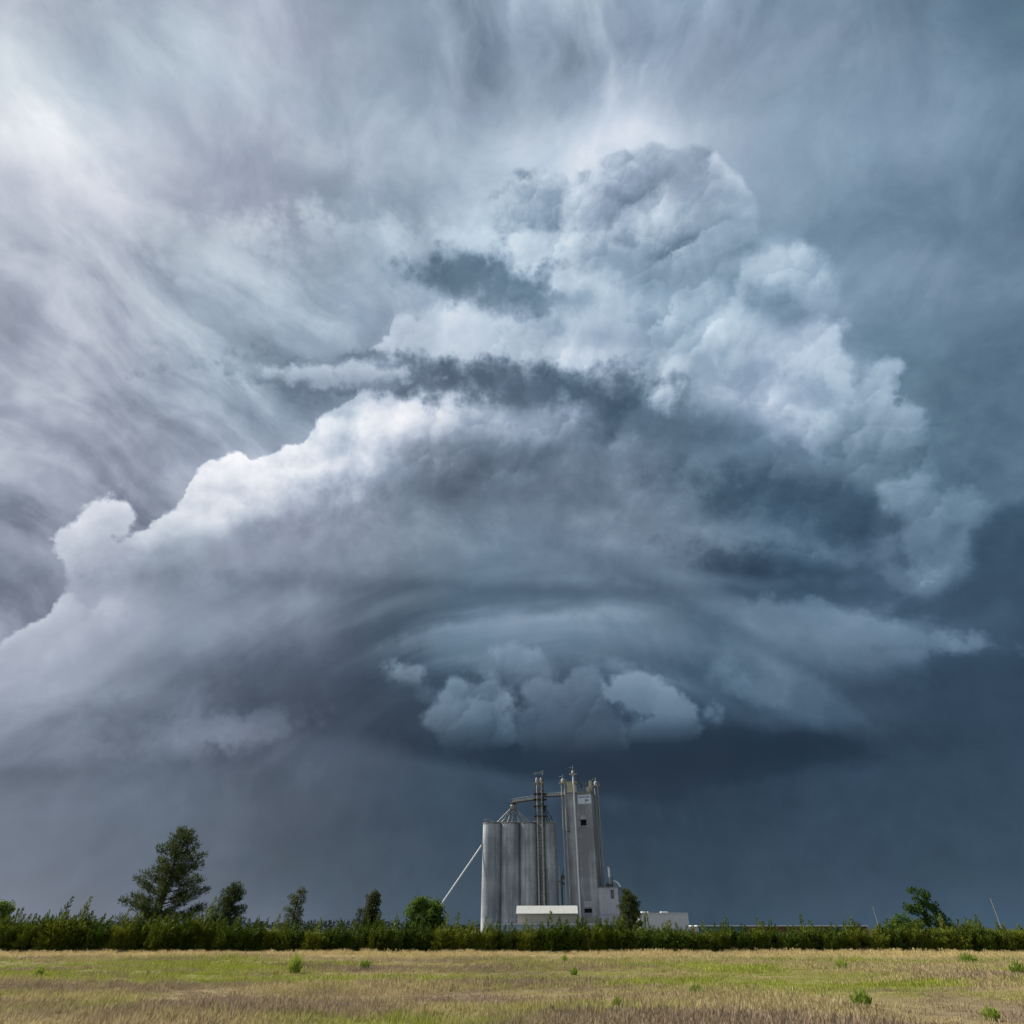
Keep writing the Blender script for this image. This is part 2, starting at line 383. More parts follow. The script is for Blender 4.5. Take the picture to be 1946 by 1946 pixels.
lum = mass(lum, [(930, 930, 230, 38, -4), (730, 950, 110, 26, -14), (1010, 885, 150, 24, 4)], 0.05, 0.06, 100, 112, 0.85, fb, 0.25)
lum = mass(lum, [(900, 1010, 330, 28, -5)], 0.07, 0.03, 146, 140, 0.6, fb, 0.15)
lum = mass(lum, [(1270, 1040, 110, 20, -12), (1180, 1075, 120, 20, -16)], 0.05, 0.03, 138, 130, 0.5, fb, 0.2)
# right flank: dark hollows and lit ridges
lum = mass(lum, [(1500, 955, 150, 48, 8), (1640, 1010, 110, 60, 20)], 0.05, 0.07, 72, 82, 0.85, lob, 0.12)
lum = mass(lum, [(1360, 1030, 60, 20, 10), (1450, 1030, 90, 18, 8), (1610, 1075, 90, 18, 18), (1680, 1050, 24, 24, 0)], 0.03, 0.07, 128, 108, 0.8, lob, 0.16)
lum = mass(lum, [(1430, 1080, 80, 28, 14), (1560, 1105, 95, 30, 12)], 0.035, 0.07, 64, 70, 0.9, fb, 0.15)
lum = mass(lum, [(1690, 890, 70, 50, 30), (1640, 870, 60, 30, 10)], 0.03, 0.07, 138, 116, 0.7, lob, 0.18)
lum = mass(lum, [(1755, 1000, 34, 70, 12), (1790, 960, 60, 22, 0), (1720, 930, 50, 40, 20), (1770, 1075, 24, 40, 20)], 0.018, 0.06, 142, 124, 0.75, lob, 0.18)
# dark sky right of it, cutting in under the flank
lum = mass(lum, [(1935, 1050, 90, 90, 20), (1850, 1120, 90, 36, -30), (1740, 1158, 90, 12, -22)], 0.02, 0.04, 78, 70, 0.92)
lum = mass(lum, [(1880, 1300, 190, 50, 0), (1800, 1400, 190, 60, -6)], 0.06, 0.02, 64, 62, 0.8)
# two lobes that reach out to the right
lum = mass(lum, [(1700, 1212, 130, 16, 3), (1620, 1205, 120, 34, 3), (1500, 1200, 170, 56, 8), (1560, 1255, 170, 36, 8), (1690, 1255, 60, 22, -10)], 0.012, 0.05, 146, 92, 0.92, fb, 0.25)
lum = mass(lum, [(1700, 1300, 150, 18, -10)], 0.03, 0.04, 60, 62, 0.7)
lum = mass(lum, [(1420, 1280, 180, 44, 22), (1560, 1350, 120, 26, 24), (1640, 1385, 60, 9, 18)], 0.014, 0.045, 136, 84, 0.92, fb, 0.25)
# curved layers stacked above the base
lum = mass(lum, [(1050, 1098, 300, 9, 1), (820, 1128, 120, 8, -14), (1290, 1120, 120, 8, 16)], 0.016, 0.02, 136, 122, 0.6)
lum = mass(lum, [(1060, 1122, 310, 12, 2), (800, 1165, 140, 10, -18), (1320, 1160, 120, 12, 26)], 0.022, 0.02, 90, 88, 0.65)
lum = mass(lum, [(1080, 1155, 260, 10, 3), (1310, 1200, 110, 10, 30)], 0.018, 0.02, 112, 104, 0.5)
# base: nearly black lens with a clean lower rim
lum = mass(lum, [(1330, 1432, 330, 38, -4), (1020, 1440, 220, 42, 4)], 0.028, 0.02, 40, 38, 0.92)
lum = mass(lum, [(720, 1340, 260, 55, 8)], 0.08, 0.03, 64, 60, 0.65, fb, 0.1)
lum = mass(lum, [(800, 1455, 200, 14, 11)], 0.03, 0.03, 98, 84, 0.65)
# shelf above the base
lum = mass(lum, [(1000, 1200, 220, 30, -8), (1100, 1222, 150, 34, 8), (1140, 1215, 90, 20, 6)], 0.016, 0.035, 152, 96, 0.9, lam, 0.2)
lum = mass(lum, [(1240, 1240, 120, 40, 14), (1300, 1225, 50, 30, 30)], 0.02, 0.05, 128, 90, 0.8, fb, 0.25)
lum = mass(lum, [(1060, 1130, 300, 14, 2)], 0.035, 0.02, 92, 92, 0.6)
lum = mass(lum, [(1330, 1190, 150, 18, 32)], 0.04, 0.03, 82, 80, 0.6)
# scud below the base, in front of its darkest part
lum = mass(lum, [(1050, 1365, 330, 75, 0)], 0.07, 0.03, 66, 48, 0.6)
for blobs, t, b, k in [
    ([(760, 1272, 14, 12, 20), (778, 1280, 14, 12, 0), (793, 1292, 12, 18, 10)], 152, 100, 0.92),
    ([(842, 1335, 22, 18, 0), (815, 1320, 12, 14, 0)], 100, 80, 0.75),
    ([(930, 1272, 20, 12, 0), (962, 1250, 26, 22, 0), (1000, 1268, 26, 26, 0), (975, 1296, 44, 24, 0), (1035, 1292, 34, 20, 30)], 146, 84, 0.9),
    ([(882, 1328, 38, 34, 0), (930, 1330, 46, 40, 0), (866, 1375, 50, 36, 0), (940, 1385, 46, 46, 0), (895, 1410, 50, 32, 0)], 134, 74, 0.92),
    ([(1030, 1310, 30, 30, 20), (1075, 1330, 36, 34, 0), (1120, 1298, 26, 24, 0), (1128, 1330, 28, 30, 0), (1075, 1390, 66, 54, 20), (1150, 1400, 40, 44, 0), (1020, 1395, 40, 50, 0), (1080, 1430, 50, 26, 0)], 122, 66, 0.80),
    ([(1188, 1305, 32, 24, 0), (1218, 1322, 36, 36, 0), (1255, 1335, 36, 38, 0), (1290, 1368, 32, 38, 0), (1250, 1388, 56, 32, 0)], 148, 86, 0.94),
    ([(1342, 1360, 15, 9, -20), (1358, 1368, 10, 14, 20)], 118, 92, 0.8)]:
    lum = mass(lum, blobs, 0.010, 0.044, t, b, k, lob, 0.10, fade=0.5)

# ---- brightness to colour: violet grey on the left, slate blue on the right
hue = ss(0.0, 1.75, px + (noise(P0, 2.6, 4, 0.5) - 0.5) * 1.5)
neutral = [(0.0, rgb(8, 10, 14)), (0.2, rgb(44, 50, 63)), (0.35, rgb(80, 88, 102)), (0.5, rgb(118, 127, 143)), (0.65, rgb(157, 166, 182)), (0.8, rgb(198, 206, 217)), (1.0, rgb(252, 252, 255))]
blue = [(0.0, rgb(4, 12, 20)), (0.2, rgb(33, 51, 69)), (0.35, rgb(66, 90, 111)), (0.5, rgb(106, 131, 152)), (0.65, rgb(147, 169, 191)), (0.8, rgb(192, 209, 226)), (1.0, rgb(248, 252, 255))]
micro = noise(vmth('ADD', P0, vmth('SCALE', wm, scale=0.04)), 17.0, 6, 0.62) - 0.5
lum = mth('MULTIPLY_ADD', micro, ss(1.14, 0.98, py, 0.04, 0.12) * ss(0.5, 0.9, py, 0.55, 1.0), lum, clamp=True)
col = mixc(hue, ramp(lum, neutral, 'LINEAR', False), ramp(lum, blue, 'LINEAR', False))
tn = noise(P0, 2.9, 4, 0.55)
col = vmth('MULTIPLY', col, mixc(ss(0.36, 0.64, tn), (1.008, 0.994, 1.006, 1), (0.978, 1.008, 1.0, 1)))
sky = wt.nodes.new('ShaderNodeTexSky')
sky.sky_type = 'NISHITA'; sky.sun_disc = False
sky.sun_elevation = R(SUN_EL); sky.sun_rotation = R(SUN_AZ)
clear = vmth('SCALE', S(sky.outputs[0]), scale=0.08)
total = mixc(0.97, clear, col)
bg = wt.nodes.new('ShaderNodeBackground')
plug(bg, 0, total); bg.inputs[1].default_value = 0.785
wo = wt.nodes.new('ShaderNodeOutputWorld')
wt.links.new(bg.outputs[0], wo.inputs[0])
scene.world = world
# ------------------------------------------------------------------ helpers for things
C = scene.collection
rnd = random.Random(11)
class MB:
    def __init__(s): s.v = []; s.f = []; s.sm = []; s.mi = []
    def add(s, vs, fs, smooth=False, mi=0):
        b = len(s.v); s.v += [tuple(v) for v in vs]
        for f in fs: s.f.append(tuple(i + b for i in f)); s.sm.append(smooth); s.mi.append(mi)
    def box(s, x0, x1, y0, y1, z0, z1, mi=0):
        s.add([(x0, y0, z0), (x1, y0, z0), (x1, y1, z0), (x0, y1, z0), (x0, y0, z1), (x1, y0, z1), (x1, y1, z1), (x0, y1, z1)],
              [(0, 3, 2, 1), (4, 5, 6, 7), (0, 1, 5, 4), (1, 2, 6, 5), (2, 3, 7, 6), (3, 0, 4, 7)], False, mi)
    def tube(s, a, b, r0, r1=None, n=10, cap=True, mi=0):
        a = Vector(a); b = Vector(b); r1 = r0 if r1 is None else r1
        d = (b - a).normalized(); u = d.orthogonal().normalized(); w = d.cross(u)
        vs = []
        for p, r in ((a, r0), (b, r1)):
            for i in range(n):
                t = 2 * math.pi * i / n
                vs.append(p + (u * math.cos(t) + w * math.sin(t)) * r)
        s.add(vs, [(i, (i + 1) % n, n + (i + 1) % n, n + i) for i in range(n)], n > 6, mi)
        if cap: s.add(vs, [tuple(range(n - 1, -1, -1)), tuple(range(n, 2 * n))], False, mi)
    def lathe(s, c, prof, n=32, mi=0, smooth=True):
        vs = []
        for r, z in prof:
            for i in range(n):
                t = 2 * math.pi * i / n
                vs.append((c[0] + r * math.cos(t), c[1] + r * math.sin(t), c[2] + z))
        fs = []
        for k in range(len(prof) - 1):
            for i in range(n):
                j = (i + 1) % n
                fs.append((k * n + i, k * n + j, (k + 1) * n + j, (k + 1) * n + i))
        s.add(vs, fs, smooth, mi)
    def bar(s, a, b, t=0.1, mi=0):
        s.tube(a, b, t, t, 4, True, mi)
    def build(s, name, mat, parent=None, kind=None):
        me = bpy.data.meshes.new(name); me.from_pydata(s.v, [], s.f); me.update()
        me.polygons.foreach_set('use_smooth', s.sm); me.polygons.foreach_set('material_index', s.mi)
        for m in (mat if isinstance(mat, (list, tuple)) else [mat]): me.materials.append(m)
        return link(name, me, parent, kind)
def link(name, data, parent=None, kind=None):
    o = bpy.data.objects.new(name, data); C.objects.link(o)
    if parent: o.parent = parent
    if kind: o['kind'] = kind
    return o
def thing(name, label, cat, loc=(0, 0, 0), rz=0.0, group=None):
    o = link(name, None); o.empty_display_size = 0.2
    o.location = loc; o.rotation_euler = (0, 0, R(rz))
    return tag(o, label, cat, group)
def tag(o, label, cat, group=None):
    o['label'] = label; o['category'] = cat
    if group: o['group'] = group
    return o

# ------------------------------------------------------------------ materials
def material(name, rough=0.85, metal=0.0):
    m = bpy.data.materials.new(name); m.use_nodes = True
    S.tree = m.node_tree
    b = m.node_tree.nodes['Principled BSDF']
    b.inputs['Roughness'].default_value = rough; b.inputs['Metallic'].default_value = metal
    b.inputs['Specular IOR Level'].default_value = 0.25
    return m, b
def position():
    return S(S.tree.nodes.new('ShaderNodeNewGeometry').outputs['Position'])
def obj_random():
    return S(S.tree.nodes.new('ShaderNodeObjectInfo').outputs['Random'])
def bump(b, h, dist=0.05, strength=0.6):
    n = S.tree.nodes.new('ShaderNodeBump'); plug(n, 'Height', h)
    n.inputs['Distance'].default_value = dist; n.inputs['Strength'].default_value = strength
    S.tree.links.new(n.outputs[0], b.inputs['Normal'])
def vscale(v, x, y, z): return vmth('MULTIPLY', v, (x, y, z))
def concrete(name, a, c, lift=1.22):
    m, b = material(name, 0.92)
    p = position()
    streak = noise(vscale(p, 1.1, 1.1, 0.035), 1.0, 5, 0.6, dim='3D')
    blot = noise(vscale(p, 0.16, 0.16, 0.10), 1.0, 5, 0.55, dim='3D')
    fine = noise(p, 2.2, 4, 0.6, dim='3D')
    _, _, z = xyz(p)
    fr = mth('FRACT', z * (1.0 / lift) + noise(vscale(p, 0.3, 0.3, 0.0), 1.0, 1, dim='3D') * 0.12)
    seam = ss(0.06, 0.0, fr) + ss(0.95, 1.0, fr)
    rowv = noise(vec(0.0, 0.0, mth('FLOOR', z * (1.0 / (lift * 2)))) , 3.7, 0, dim='3D') - 0.5
    t = streak * 0.55 + blot * 0.7 + fine * 0.2 - 0.24 + rowv * 0.14
    col = mixc(ss(0.36, 0.64, t), c, a)
    col = mixc(seam * 0.20, col, (0.10, 0.10, 0.10, 1))
    plug(b, 'Base Color', col)
    bump(b, fine * 0.5 - seam * 0.2, 0.02, 0.3)
    return m
def painted(name, a, rough=0.6, metal=0.0, dirt=(0.16, 0.13, 0.10, 1), amount=0.45, scale=0.8):
    m, b = material(name, rough, metal)
    p = position()
    n1 = noise(vscale(p, 1.6, 1.6, 0.25), scale, 5, 0.6, dim='3D')
    n2 = noise(p, scale * 2.7, 3, 0.5, dim='3D')
    plug(b, 'Base Color', mixc(ss(0.48, 0.78, n1 * 0.7 + n2 * 0.35) * amount, a, dirt))
    return m
M = {}
M['silo'] = concrete('silo_concrete', (0.47, 0.49, 0.515, 1), (0.23, 0.25, 0.28, 1))
M['tower'] = concrete('headhouse_concrete', (0.41, 0.42, 0.45, 1), (0.22, 0.22, 0.235, 1), 0.9)
M['annex'] = concrete('annex_panels', (0.46, 0.45, 0.50, 1), (0.36, 0.35, 0.38, 1), 3.0)
M['roofcap'] = painted('roof_slab', (0.20, 0.20, 0.19, 1))
M['galv'] = painted('galvanised_steel', (0.40, 0.39, 0.36, 1), 0.5, 0.4)
M['pipe'] = painted('leg_casing', (0.40, 0.385, 0.34, 1), 0.55, 0.1, amount=0.45)
M['white'] = painted('white_paint', (0.74, 0.73, 0.74, 1), 0.5, amount=0.25)
M['steel'] = painted('dark_steel', (0.075, 0.07, 0.065, 1), 0.7, 0.3, dirt=(0.12, 0.06, 0.03, 1))
M['beige'] = painted('beige_steel', (0.46, 0.43, 0.31, 1), 0.6)
M['shedroof'] = painted('shed_roof', (0.56, 0.56, 0.52, 1), 0.5, 0.1, amount=0.3)
M['shedwall'] = painted('shed_wall', (0.33, 0.31, 0.26, 1), 0.7, amount=0.3)
M['palewall'] = painted('pale_wall', (0.66, 0.64, 0.66, 1), 0.7, amount=0.25)
M['bluewall'] = painted('pale_blue_wall', (0.36, 0.44, 0.58, 1), 0.6, amount=0.2)
M['rust'] = painted('rusty_sheet', (0.20, 0.10, 0.05, 1), 0.85, dirt=(0.07, 0.04, 0.03, 1), amount=0.7, scale=1.4)
M['teal'] = painted('teal_sheet', (0.07, 0.17, 0.21, 1), 0.7, amount=0.5)
M['black'] = painted('dark_opening', (0.012, 0.012, 0.014, 1), 0.9, amount=0.0)
M['glass'] = painted('dusty_glass', (0.10, 0.13, 0.15, 1), 0.15, amount=0.2)
M['signwhite'] = painted('sign_board', (0.62, 0.66, 0.74, 1), 0.5, amount=0.12)
M['ink'] = painted('sign_ink', (0.10, 0.14, 0.20, 1), 0.6, amount=0.0)
M['wood'] = painted('weathered_pole', (0.27, 0.25, 0.22, 1), 0.9, amount=0.4)
M['bark'] = painted('bark', (0.075, 0.055, 0.04, 1), 0.95, dirt=(0.03, 0.022, 0.016, 1), amount=0.8, scale=3.0)
def foliage(name, a, c, trans=0.25, scale=0.9):
    m, b = material(name, 0.75)
    p = position()
    n = noise(p, scale, 3, 0.6, dim='3D') + (obj_random() - 0.5) * 0.5
    col = mixc(ss(0.3, 0.75, n), a, c)
    plug(b, 'Base Color', col)
    t = S.tree.nodes.new('ShaderNodeBsdfTranslucent'); plug(t, 0, col)
    mx = S.tree.nodes.new('ShaderNodeMixShader'); mx.inputs[0].default_value = trans
    S.tree.links.new(b.outputs[0], mx.inputs[1]); S.tree.links.new(t.outputs[0], mx.inputs[2])
    S.tree.links.new(mx.outputs[0], S.tree.nodes['Material Output'].inputs[0])
    return m
M['cedar'] = foliage('cedar_leaf', (0.062, 0.098, 0.007, 1), (0.155, 0.18, 0.014, 1), 0.2)
M['pine'] = foliage('pine_needle', (0.032, 0.052, 0.014, 1), (0.085, 0.105, 0.026, 1))
M['greyfir'] = foliage('grey_needle', (0.05, 0.07, 0.028, 1), (0.11, 0.125, 0.045, 1))
M['broad'] = foliage('broad_leaf', (0.06, 0.115, 0.015, 1), (0.14, 0.21, 0.03, 1), 0.4)
M['farwood'] = foliage('far_wood_leaf', (0.025, 0.04, 0.03, 1), (0.04, 0.055, 0.04, 1))
M['weed'] = foliage('weed_leaf', (0.19, 0.26, 0.035, 1), (0.32, 0.38, 0.06, 1), 0.35, 3.0)

# field colour: dry straw, green and brown patches that belong to the plants themselves
def field_colour(tint=1.0, fine=0.0):
    p = position()
    q = vscale(p, 0.55, 1.0, 0.0)
    g = noise(vmth('ADD', q, (37.0, 11.0, 0.0)), 0.13, 5, 0.62, 0.4, dim='3D')
    br = noise(vmth('ADD', q, (3.0, 51.0, 0.0)), 0.17, 5, 0.6, 0.3, dim='3D')
    sm = noise(q, 1.3, 4, 0.6, dim='3D')
    x, y, _ = xyz(p)
    ti = noise(vmth('ADD', p, (9.0, 2.0, 0.0)), 0.9, 4, 0.65, dim='3D')
    straw = mixc(sm, (0.32, 0.255, 0.12, 1), (0.48, 0.39, 0.21, 1))
    green = mixc(sm, (0.20, 0.235, 0.035, 1), (0.36, 0.37, 0.06, 1))
    brown = mixc(sm, (0.19, 0.135, 0.095, 1), (0.33, 0.25, 0.175, 1))
    band = ss(29.0, 35.0, y) * ss(50.0, 39.0, y)
    near = ss(29.0, 19.0, y)
    left = ss(25.0, -25.0, x)
    c = mixc(ss(0.46, 0.66, g * 0.95 + ti * 0.14 + band * left * 0.10 - near * 0.03), straw, green)
    c = mixc(ss(0.50, 0.68, br * 0.95 + (1.0 - ti) * 0.14 + near * 0.05 - ss(0, 20, x) * 0.05) * 0.85, c, brown)
    c = mixc(ss(54.0, 61.0, y + (br - 0.5) * 16.0) * ss(69.0, 66.5, y) * 0.85, c, mixc(sm, (0.44, 0.34, 0.15, 1), (0.62, 0.50, 0.27, 1)))
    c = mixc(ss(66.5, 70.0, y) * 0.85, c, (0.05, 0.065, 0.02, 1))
    return c
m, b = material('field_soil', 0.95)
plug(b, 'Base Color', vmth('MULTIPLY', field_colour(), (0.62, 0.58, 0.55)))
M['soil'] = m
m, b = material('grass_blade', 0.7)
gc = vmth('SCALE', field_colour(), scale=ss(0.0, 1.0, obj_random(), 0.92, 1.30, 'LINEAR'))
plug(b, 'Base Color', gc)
t = S.tree.nodes.new('ShaderNodeBsdfTranslucent'); plug(t, 0, gc)
mx = S.tree.nodes.new('ShaderNodeMixShader'); mx.inputs[0].default_value = 0.35
S.tree.links.new(b.outputs[0], mx.inputs[1]); S.tree.links.new(t.outputs[0], mx.inputs[2])
S.tree.links.new(mx.outputs[0], S.tree.nodes['Material Output'].inputs[0])
M['grass'] = m

# ------------------------------------------------------------------ ground
g = MB()
def ground_z(x, y):
    if y < 10 or y > 64 or abs(x) > 60: return 0.0
    k = min(1, (y - 10) / 6, (64 - y) / 5, (60 - abs(x)) / 8)
    return 0.16 * k * (mnoise.noise(Vector((x * 0.07, y * 0.10, 3.0))) + 0.4 * mnoise.noise(Vector((x * 0.3, y * 0.3, 9.0))))
xs = [-6000, -600, -120] + [-60 + i * 2 for i in range(61)] + [120, 600, 6000]
ys = [-600, -60, 0, 6] + [10 + i * 1.5 for i in range(38)] + [90, 160, 300, 900, 6000]
gv = [(x, y, ground_z(x, y)) for y in ys for x in xs]
nx = len(xs)
g.add(gv, [(j * nx + i, j * nx + i + 1, (j + 1) * nx + i + 1, (j + 1) * nx + i) for j in range(len(ys) - 1) for i in range(nx - 1)], True)
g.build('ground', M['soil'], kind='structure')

# ------------------------------------------------------------------ grain silos: four concrete barrels in a row
SZ = 34.0; SR = 3.38; SY = 252.0
silo_x = [-7.37, -0.57, 6.23, 13.03]
silo_lab = ['pale sunlit concrete silo at the left end of the row, touching the slanted white pipe',
            'grey concrete grain silo second from the left, under the conveyor bridge end',
            'grey concrete grain silo third from the left, against the steel leg tower',
            'shaded concrete grain silo at the right end of the row, right of the leg tower']
for k, sx in enumerate(silo_x):
    s_ = thing('grain_silo', silo_lab[k], 'silo', (sx, SY, 0), 0, 'concrete silos in a row')
    mb = MB(); prof = [(SR, 0.0)]
    for z1 in (8.6, 17.3, 25.9):
        prof += [(SR, z1 - .06), (SR - .05, z1 - .03), (SR - .05, z1 + .03), (SR - .012, z1 + .06)]
    prof.append((SR - .012, SZ))
    for a_, c_ in zip(prof, prof[1:]): mb.lathe((0, 0, 0), [a_, c_], 56)
    mb.build('barrel', M['silo'], s_)
    mb = MB(); mb.lathe((0, 0, SZ), [(SR + 0.10, -0.25), (SR + 0.10, 0.18), (SR - 0.4, 0.2), (0.001, 0.35)], 48, smooth=False)
    mb.build('roof_slab', M['roofcap'], s_)
    mb = MB(); mb.box(-0.5, 0.5, -0.5, 0.5, SZ + 0.28, SZ + 0.85); mb.build('roof_hatch', M['galv'], s_)
    mb = MB()
    for i in range(20):
        t = 2 * math.pi * i / 20; q = (math.cos(t) * (SR - 0.05), math.sin(t) * (SR - 0.05))
        mb.bar((q[0], q[1], SZ + 0.15), (q[0], q[1], SZ + 1.1), 0.025)
        t2 = 2 * math.pi * (i + 1) / 20; q2 = (math.cos(t2) * (SR - 0.05), math.sin(t2) * (SR - 0.05))
        mb.bar((q[0], q[1], SZ + 1.1), (q2[0], q2[1], SZ + 1.1), 0.025)
    mb.build('guard_rail', M['galv'], s_)
    if k == 0:
        mb = MB(); mb.box(-SR - 0.5, -SR + 0.15, -1.0, -0.2, 26.2, 27.6); mb.build('spout_inlet', M['galv'], s_)
    if k == 3:
        mb = MB()
        for i in range(30):
            mb.bar((3.15, -1.9, 4 + i), (2.8, -2.3, 4 + i), 0.04)
        mb.bar((3.2, -1.85, 0), (3.2, -1.85, SZ + 1), 0.06); mb.bar((2.75, -2.35, 0), (2.75, -2.35, SZ + 1), 0.06)
        mb.build('ladder', M['steel'], s_)

# distributor on the silo roofs with its fan of spouts
dt = thing('grain_distributor', 'round steel grain distributor on a braced stand above the second silo, spouts fanning down', 'distributor', (0.45, SY - 1.0, SZ))
mb = MB()
for sx in (-1.1, 1.1):
    for sy in (-1.1, 1.1):
        mb.bar((sx, sy, 0.2), (sx, sy, 7.4), 0.11)
for z in (0.6, 2.6, 4.6):
    for a, c in (((-1.1, -1.1), (1.1, -1.1)), ((1.1, -1.1), (1.1, 1.1)), ((1.1, 1.1), (-1.1, 1.1)), ((-1.1, 1.1), (-1.1, -1.1))):
        mb.bar((a[0], a[1], z), (c[0], c[1], z + 2.0), 0.06); mb.bar((a[0], a[1], z + 2), (c[0], c[1], z + 2.0), 0.06)
mb.build('stand', M['steel'], dt)
mb = MB(); mb.lathe((0, 0, 0), [(0.01, 4.4), (0.5, 4.6), (1.0, 5.4), (1.05, 6.2), (0.7, 6.6), (0.01, 6.7)], 20); mb.build('hopper', M['galv'], dt)
mb = MB(); mb.box(-1.35, 1.35, -1.35, 1.35, 6.75, 6.9); mb.bar((-1.3, -1.3, 6.9), (-1.3, -1.3, 8.0), .04); mb.bar((1.3, -1.3, 6.9), (1.3, -1.3, 8.0), .04); mb.bar((-1.3, -1.3, 8.0), (1.3, -1.3, 8.0), .04); mb.build('platform', M['galv'], dt)
for ex in (-8.2, -5.8, -3.0, -0.6, 3.0, 6.0, 7.6):
    mb = MB(); mb.tube((0.12 * ex, -0.3, 4.9), (ex * 0.72 if ex < 0 else ex * 0.8, -0.4 - 0.05 * abs(ex), 0.3), 0.17, n=8)
    mb.build('spout', M['galv'], dt)

# steel leg tower between silos three and four
tw = thing('leg_tower', 'tall lattice steel tower with two grain leg casings between the silos', 'tower', (10.3, SY - 4.2, 0))
mb = MB(); hw = 1.45
for sx in (-hw, hw):
    for sy in (0.2, 2.9):
        mb.bar((sx, sy, 0), (sx, sy, 50.2), 0.17)
for i in range(20):
    z = 2.35 * i
    for a, c in (((-hw, .2), (hw, .2)), ((hw, .2), (hw, 2.9)), ((hw, 2.9), (-hw, 2.9)), ((-hw, 2.9), (-hw, .2))):
        if i < 20: mb.bar((a[0], a[1], z), (c[0], c[1], z + 2.35), 0.09)
        mb.bar((a[0], a[1], z), (c[0], c[1], z), 0.10)
mb.build('lattice', M['steel'], tw)
mb = MB()
for a, c in (((-hw, .2), (hw, .2)), ((hw, .2), (hw, 2.9)), ((-hw, 2.9), (hw, 2.9)), ((-hw, .2), (-hw, 2.9))):
    mb.bar((a[0], a[1], 51.0), (c[0], c[1], 51.4), 0.09); mb.bar((a[0], a[1], 48.5), (c[0], c[1], 48.5), 0.06)
for sx in (-hw, hw):
    for sy in (0.2, 2.9): mb.bar((sx, sy, 47.5), (sx, sy, 51.3), 0.10)
mb.bar((-hw - 1.2, 0.2, 50.6), (hw, 0.2, 51.6), 0.07); mb.bar((hw, 0.2, 51.3), (hw + 0.25, 0.2, 52.0), 0.09)
mb.build('top_frame', M['galv'], tw)
mb = MB(); mb.box(-1.9, 1.9, -0.6, 3.2, 47.2, 47.4); mb.build('platform', M['galv'], tw)
for px_ in (-0.95, 0.75):
    mb = MB(); mb.tube((px_, -0.25, 0), (px_, -0.25, 47.2), 0.27, n=12)
    for z in range(3, 46, 3): mb.tube((px_, -0.25, z), (px_, -0.25, z + 0.12), 0.33, n=12)
    o = mb.build('leg_casing', M['pipe'], tw)
    mb = MB(); mb.lathe((px_, -0.1, 47.4), [(0.42, 0), (0.48, 1.0), (0.40, 1.5), (0.2, 1.8), (0.01, 1.85)], 14); mb.build('head', M['pipe'], o)
for z in (39.4, 41.7, 43.6, 36.0):
    mb = MB(); mb.box(-2.2, 2.7, -0.7, 3.4, z, z + 0.12); mb.bar((-2.2, -.7, z + .12), (-2.2, -.7, z + 1.1), .04); mb.bar((2.7, -.7, z + .12), (2.7, -.7, z + 1.1), .04); mb.bar((-2.2, -.7, z + 1.1), (2.7, -.7, z + 1.1), .04)
    mb.build('landing', M['steel'], tw)
for e in (2.7, 3.6, 1.8, 5.0):
    mb = MB(); mb.tube((1.0, 1.0, 41.0), (e, 1.6, 34.4), 0.16, n=8); mb.build('down_spout', M['steel'], tw)

# conveyor bridges
def bridge(label, a, c, h, ribs, mat):
    b_ = thing('conveyor_bridge', label, 'bridge', a, 0, 'conveyor bridges between the towers')
    d = Vector(c) - Vector(a); L = d.x; dz = d.z
    mb = MB(); n = ribs
    mb.add([(0, -0.5, 0), (L, -0.5, dz), (L, 0.5, dz), (0, 0.5, 0), (0, -0.5, h * .55), (L, -0.5, dz + h * .55), (L, 0.5, dz + h * .55), (0, 0.5, h * .55)],
           [(0, 3, 2, 1), (4, 5, 6, 7), (0, 1, 5, 4), (1, 2, 6, 5), (2, 3, 7, 6), (3, 0, 4, 7)])
    mb.build('trough', mat, b_)
    mb = MB()
    for i in range(n + 1):
        x = L * i / n; z = dz * i / n
        mb.bar((x, -0.55, z - 0.1), (x, -0.55, z + h), 0.06)
        if i < n: mb.bar((x, -0.56, z + h), (L * (i + 1) / n, -0.56, dz * (i + 1) / n + h), 0.07)
    mb.build('hand_rail', M['white'], b_)
    mb = MB(); mb.bar((0, -0.4, -0.25), (L, -0.4, dz - 0.25), 0.13); mb.bar((0, 0.4, -0.25), (L, 0.4, dz - 0.25), 0.13); mb.build('girder', M['steel'], b_)
bridge('sloping galvanised conveyor bridge from the leg tower to the distributor', (0.2, SY - 2.4, 40.9), (8.9, SY - 2.4, 42.0), 1.25, 12, M['galv'])
bridge('level conveyor bridge from the leg tower to the headhouse roof', (11.9, SY - 2.4, 43.0), (19.6, SY - 2.4, 43.4), 1.0, 7, M['galv'])

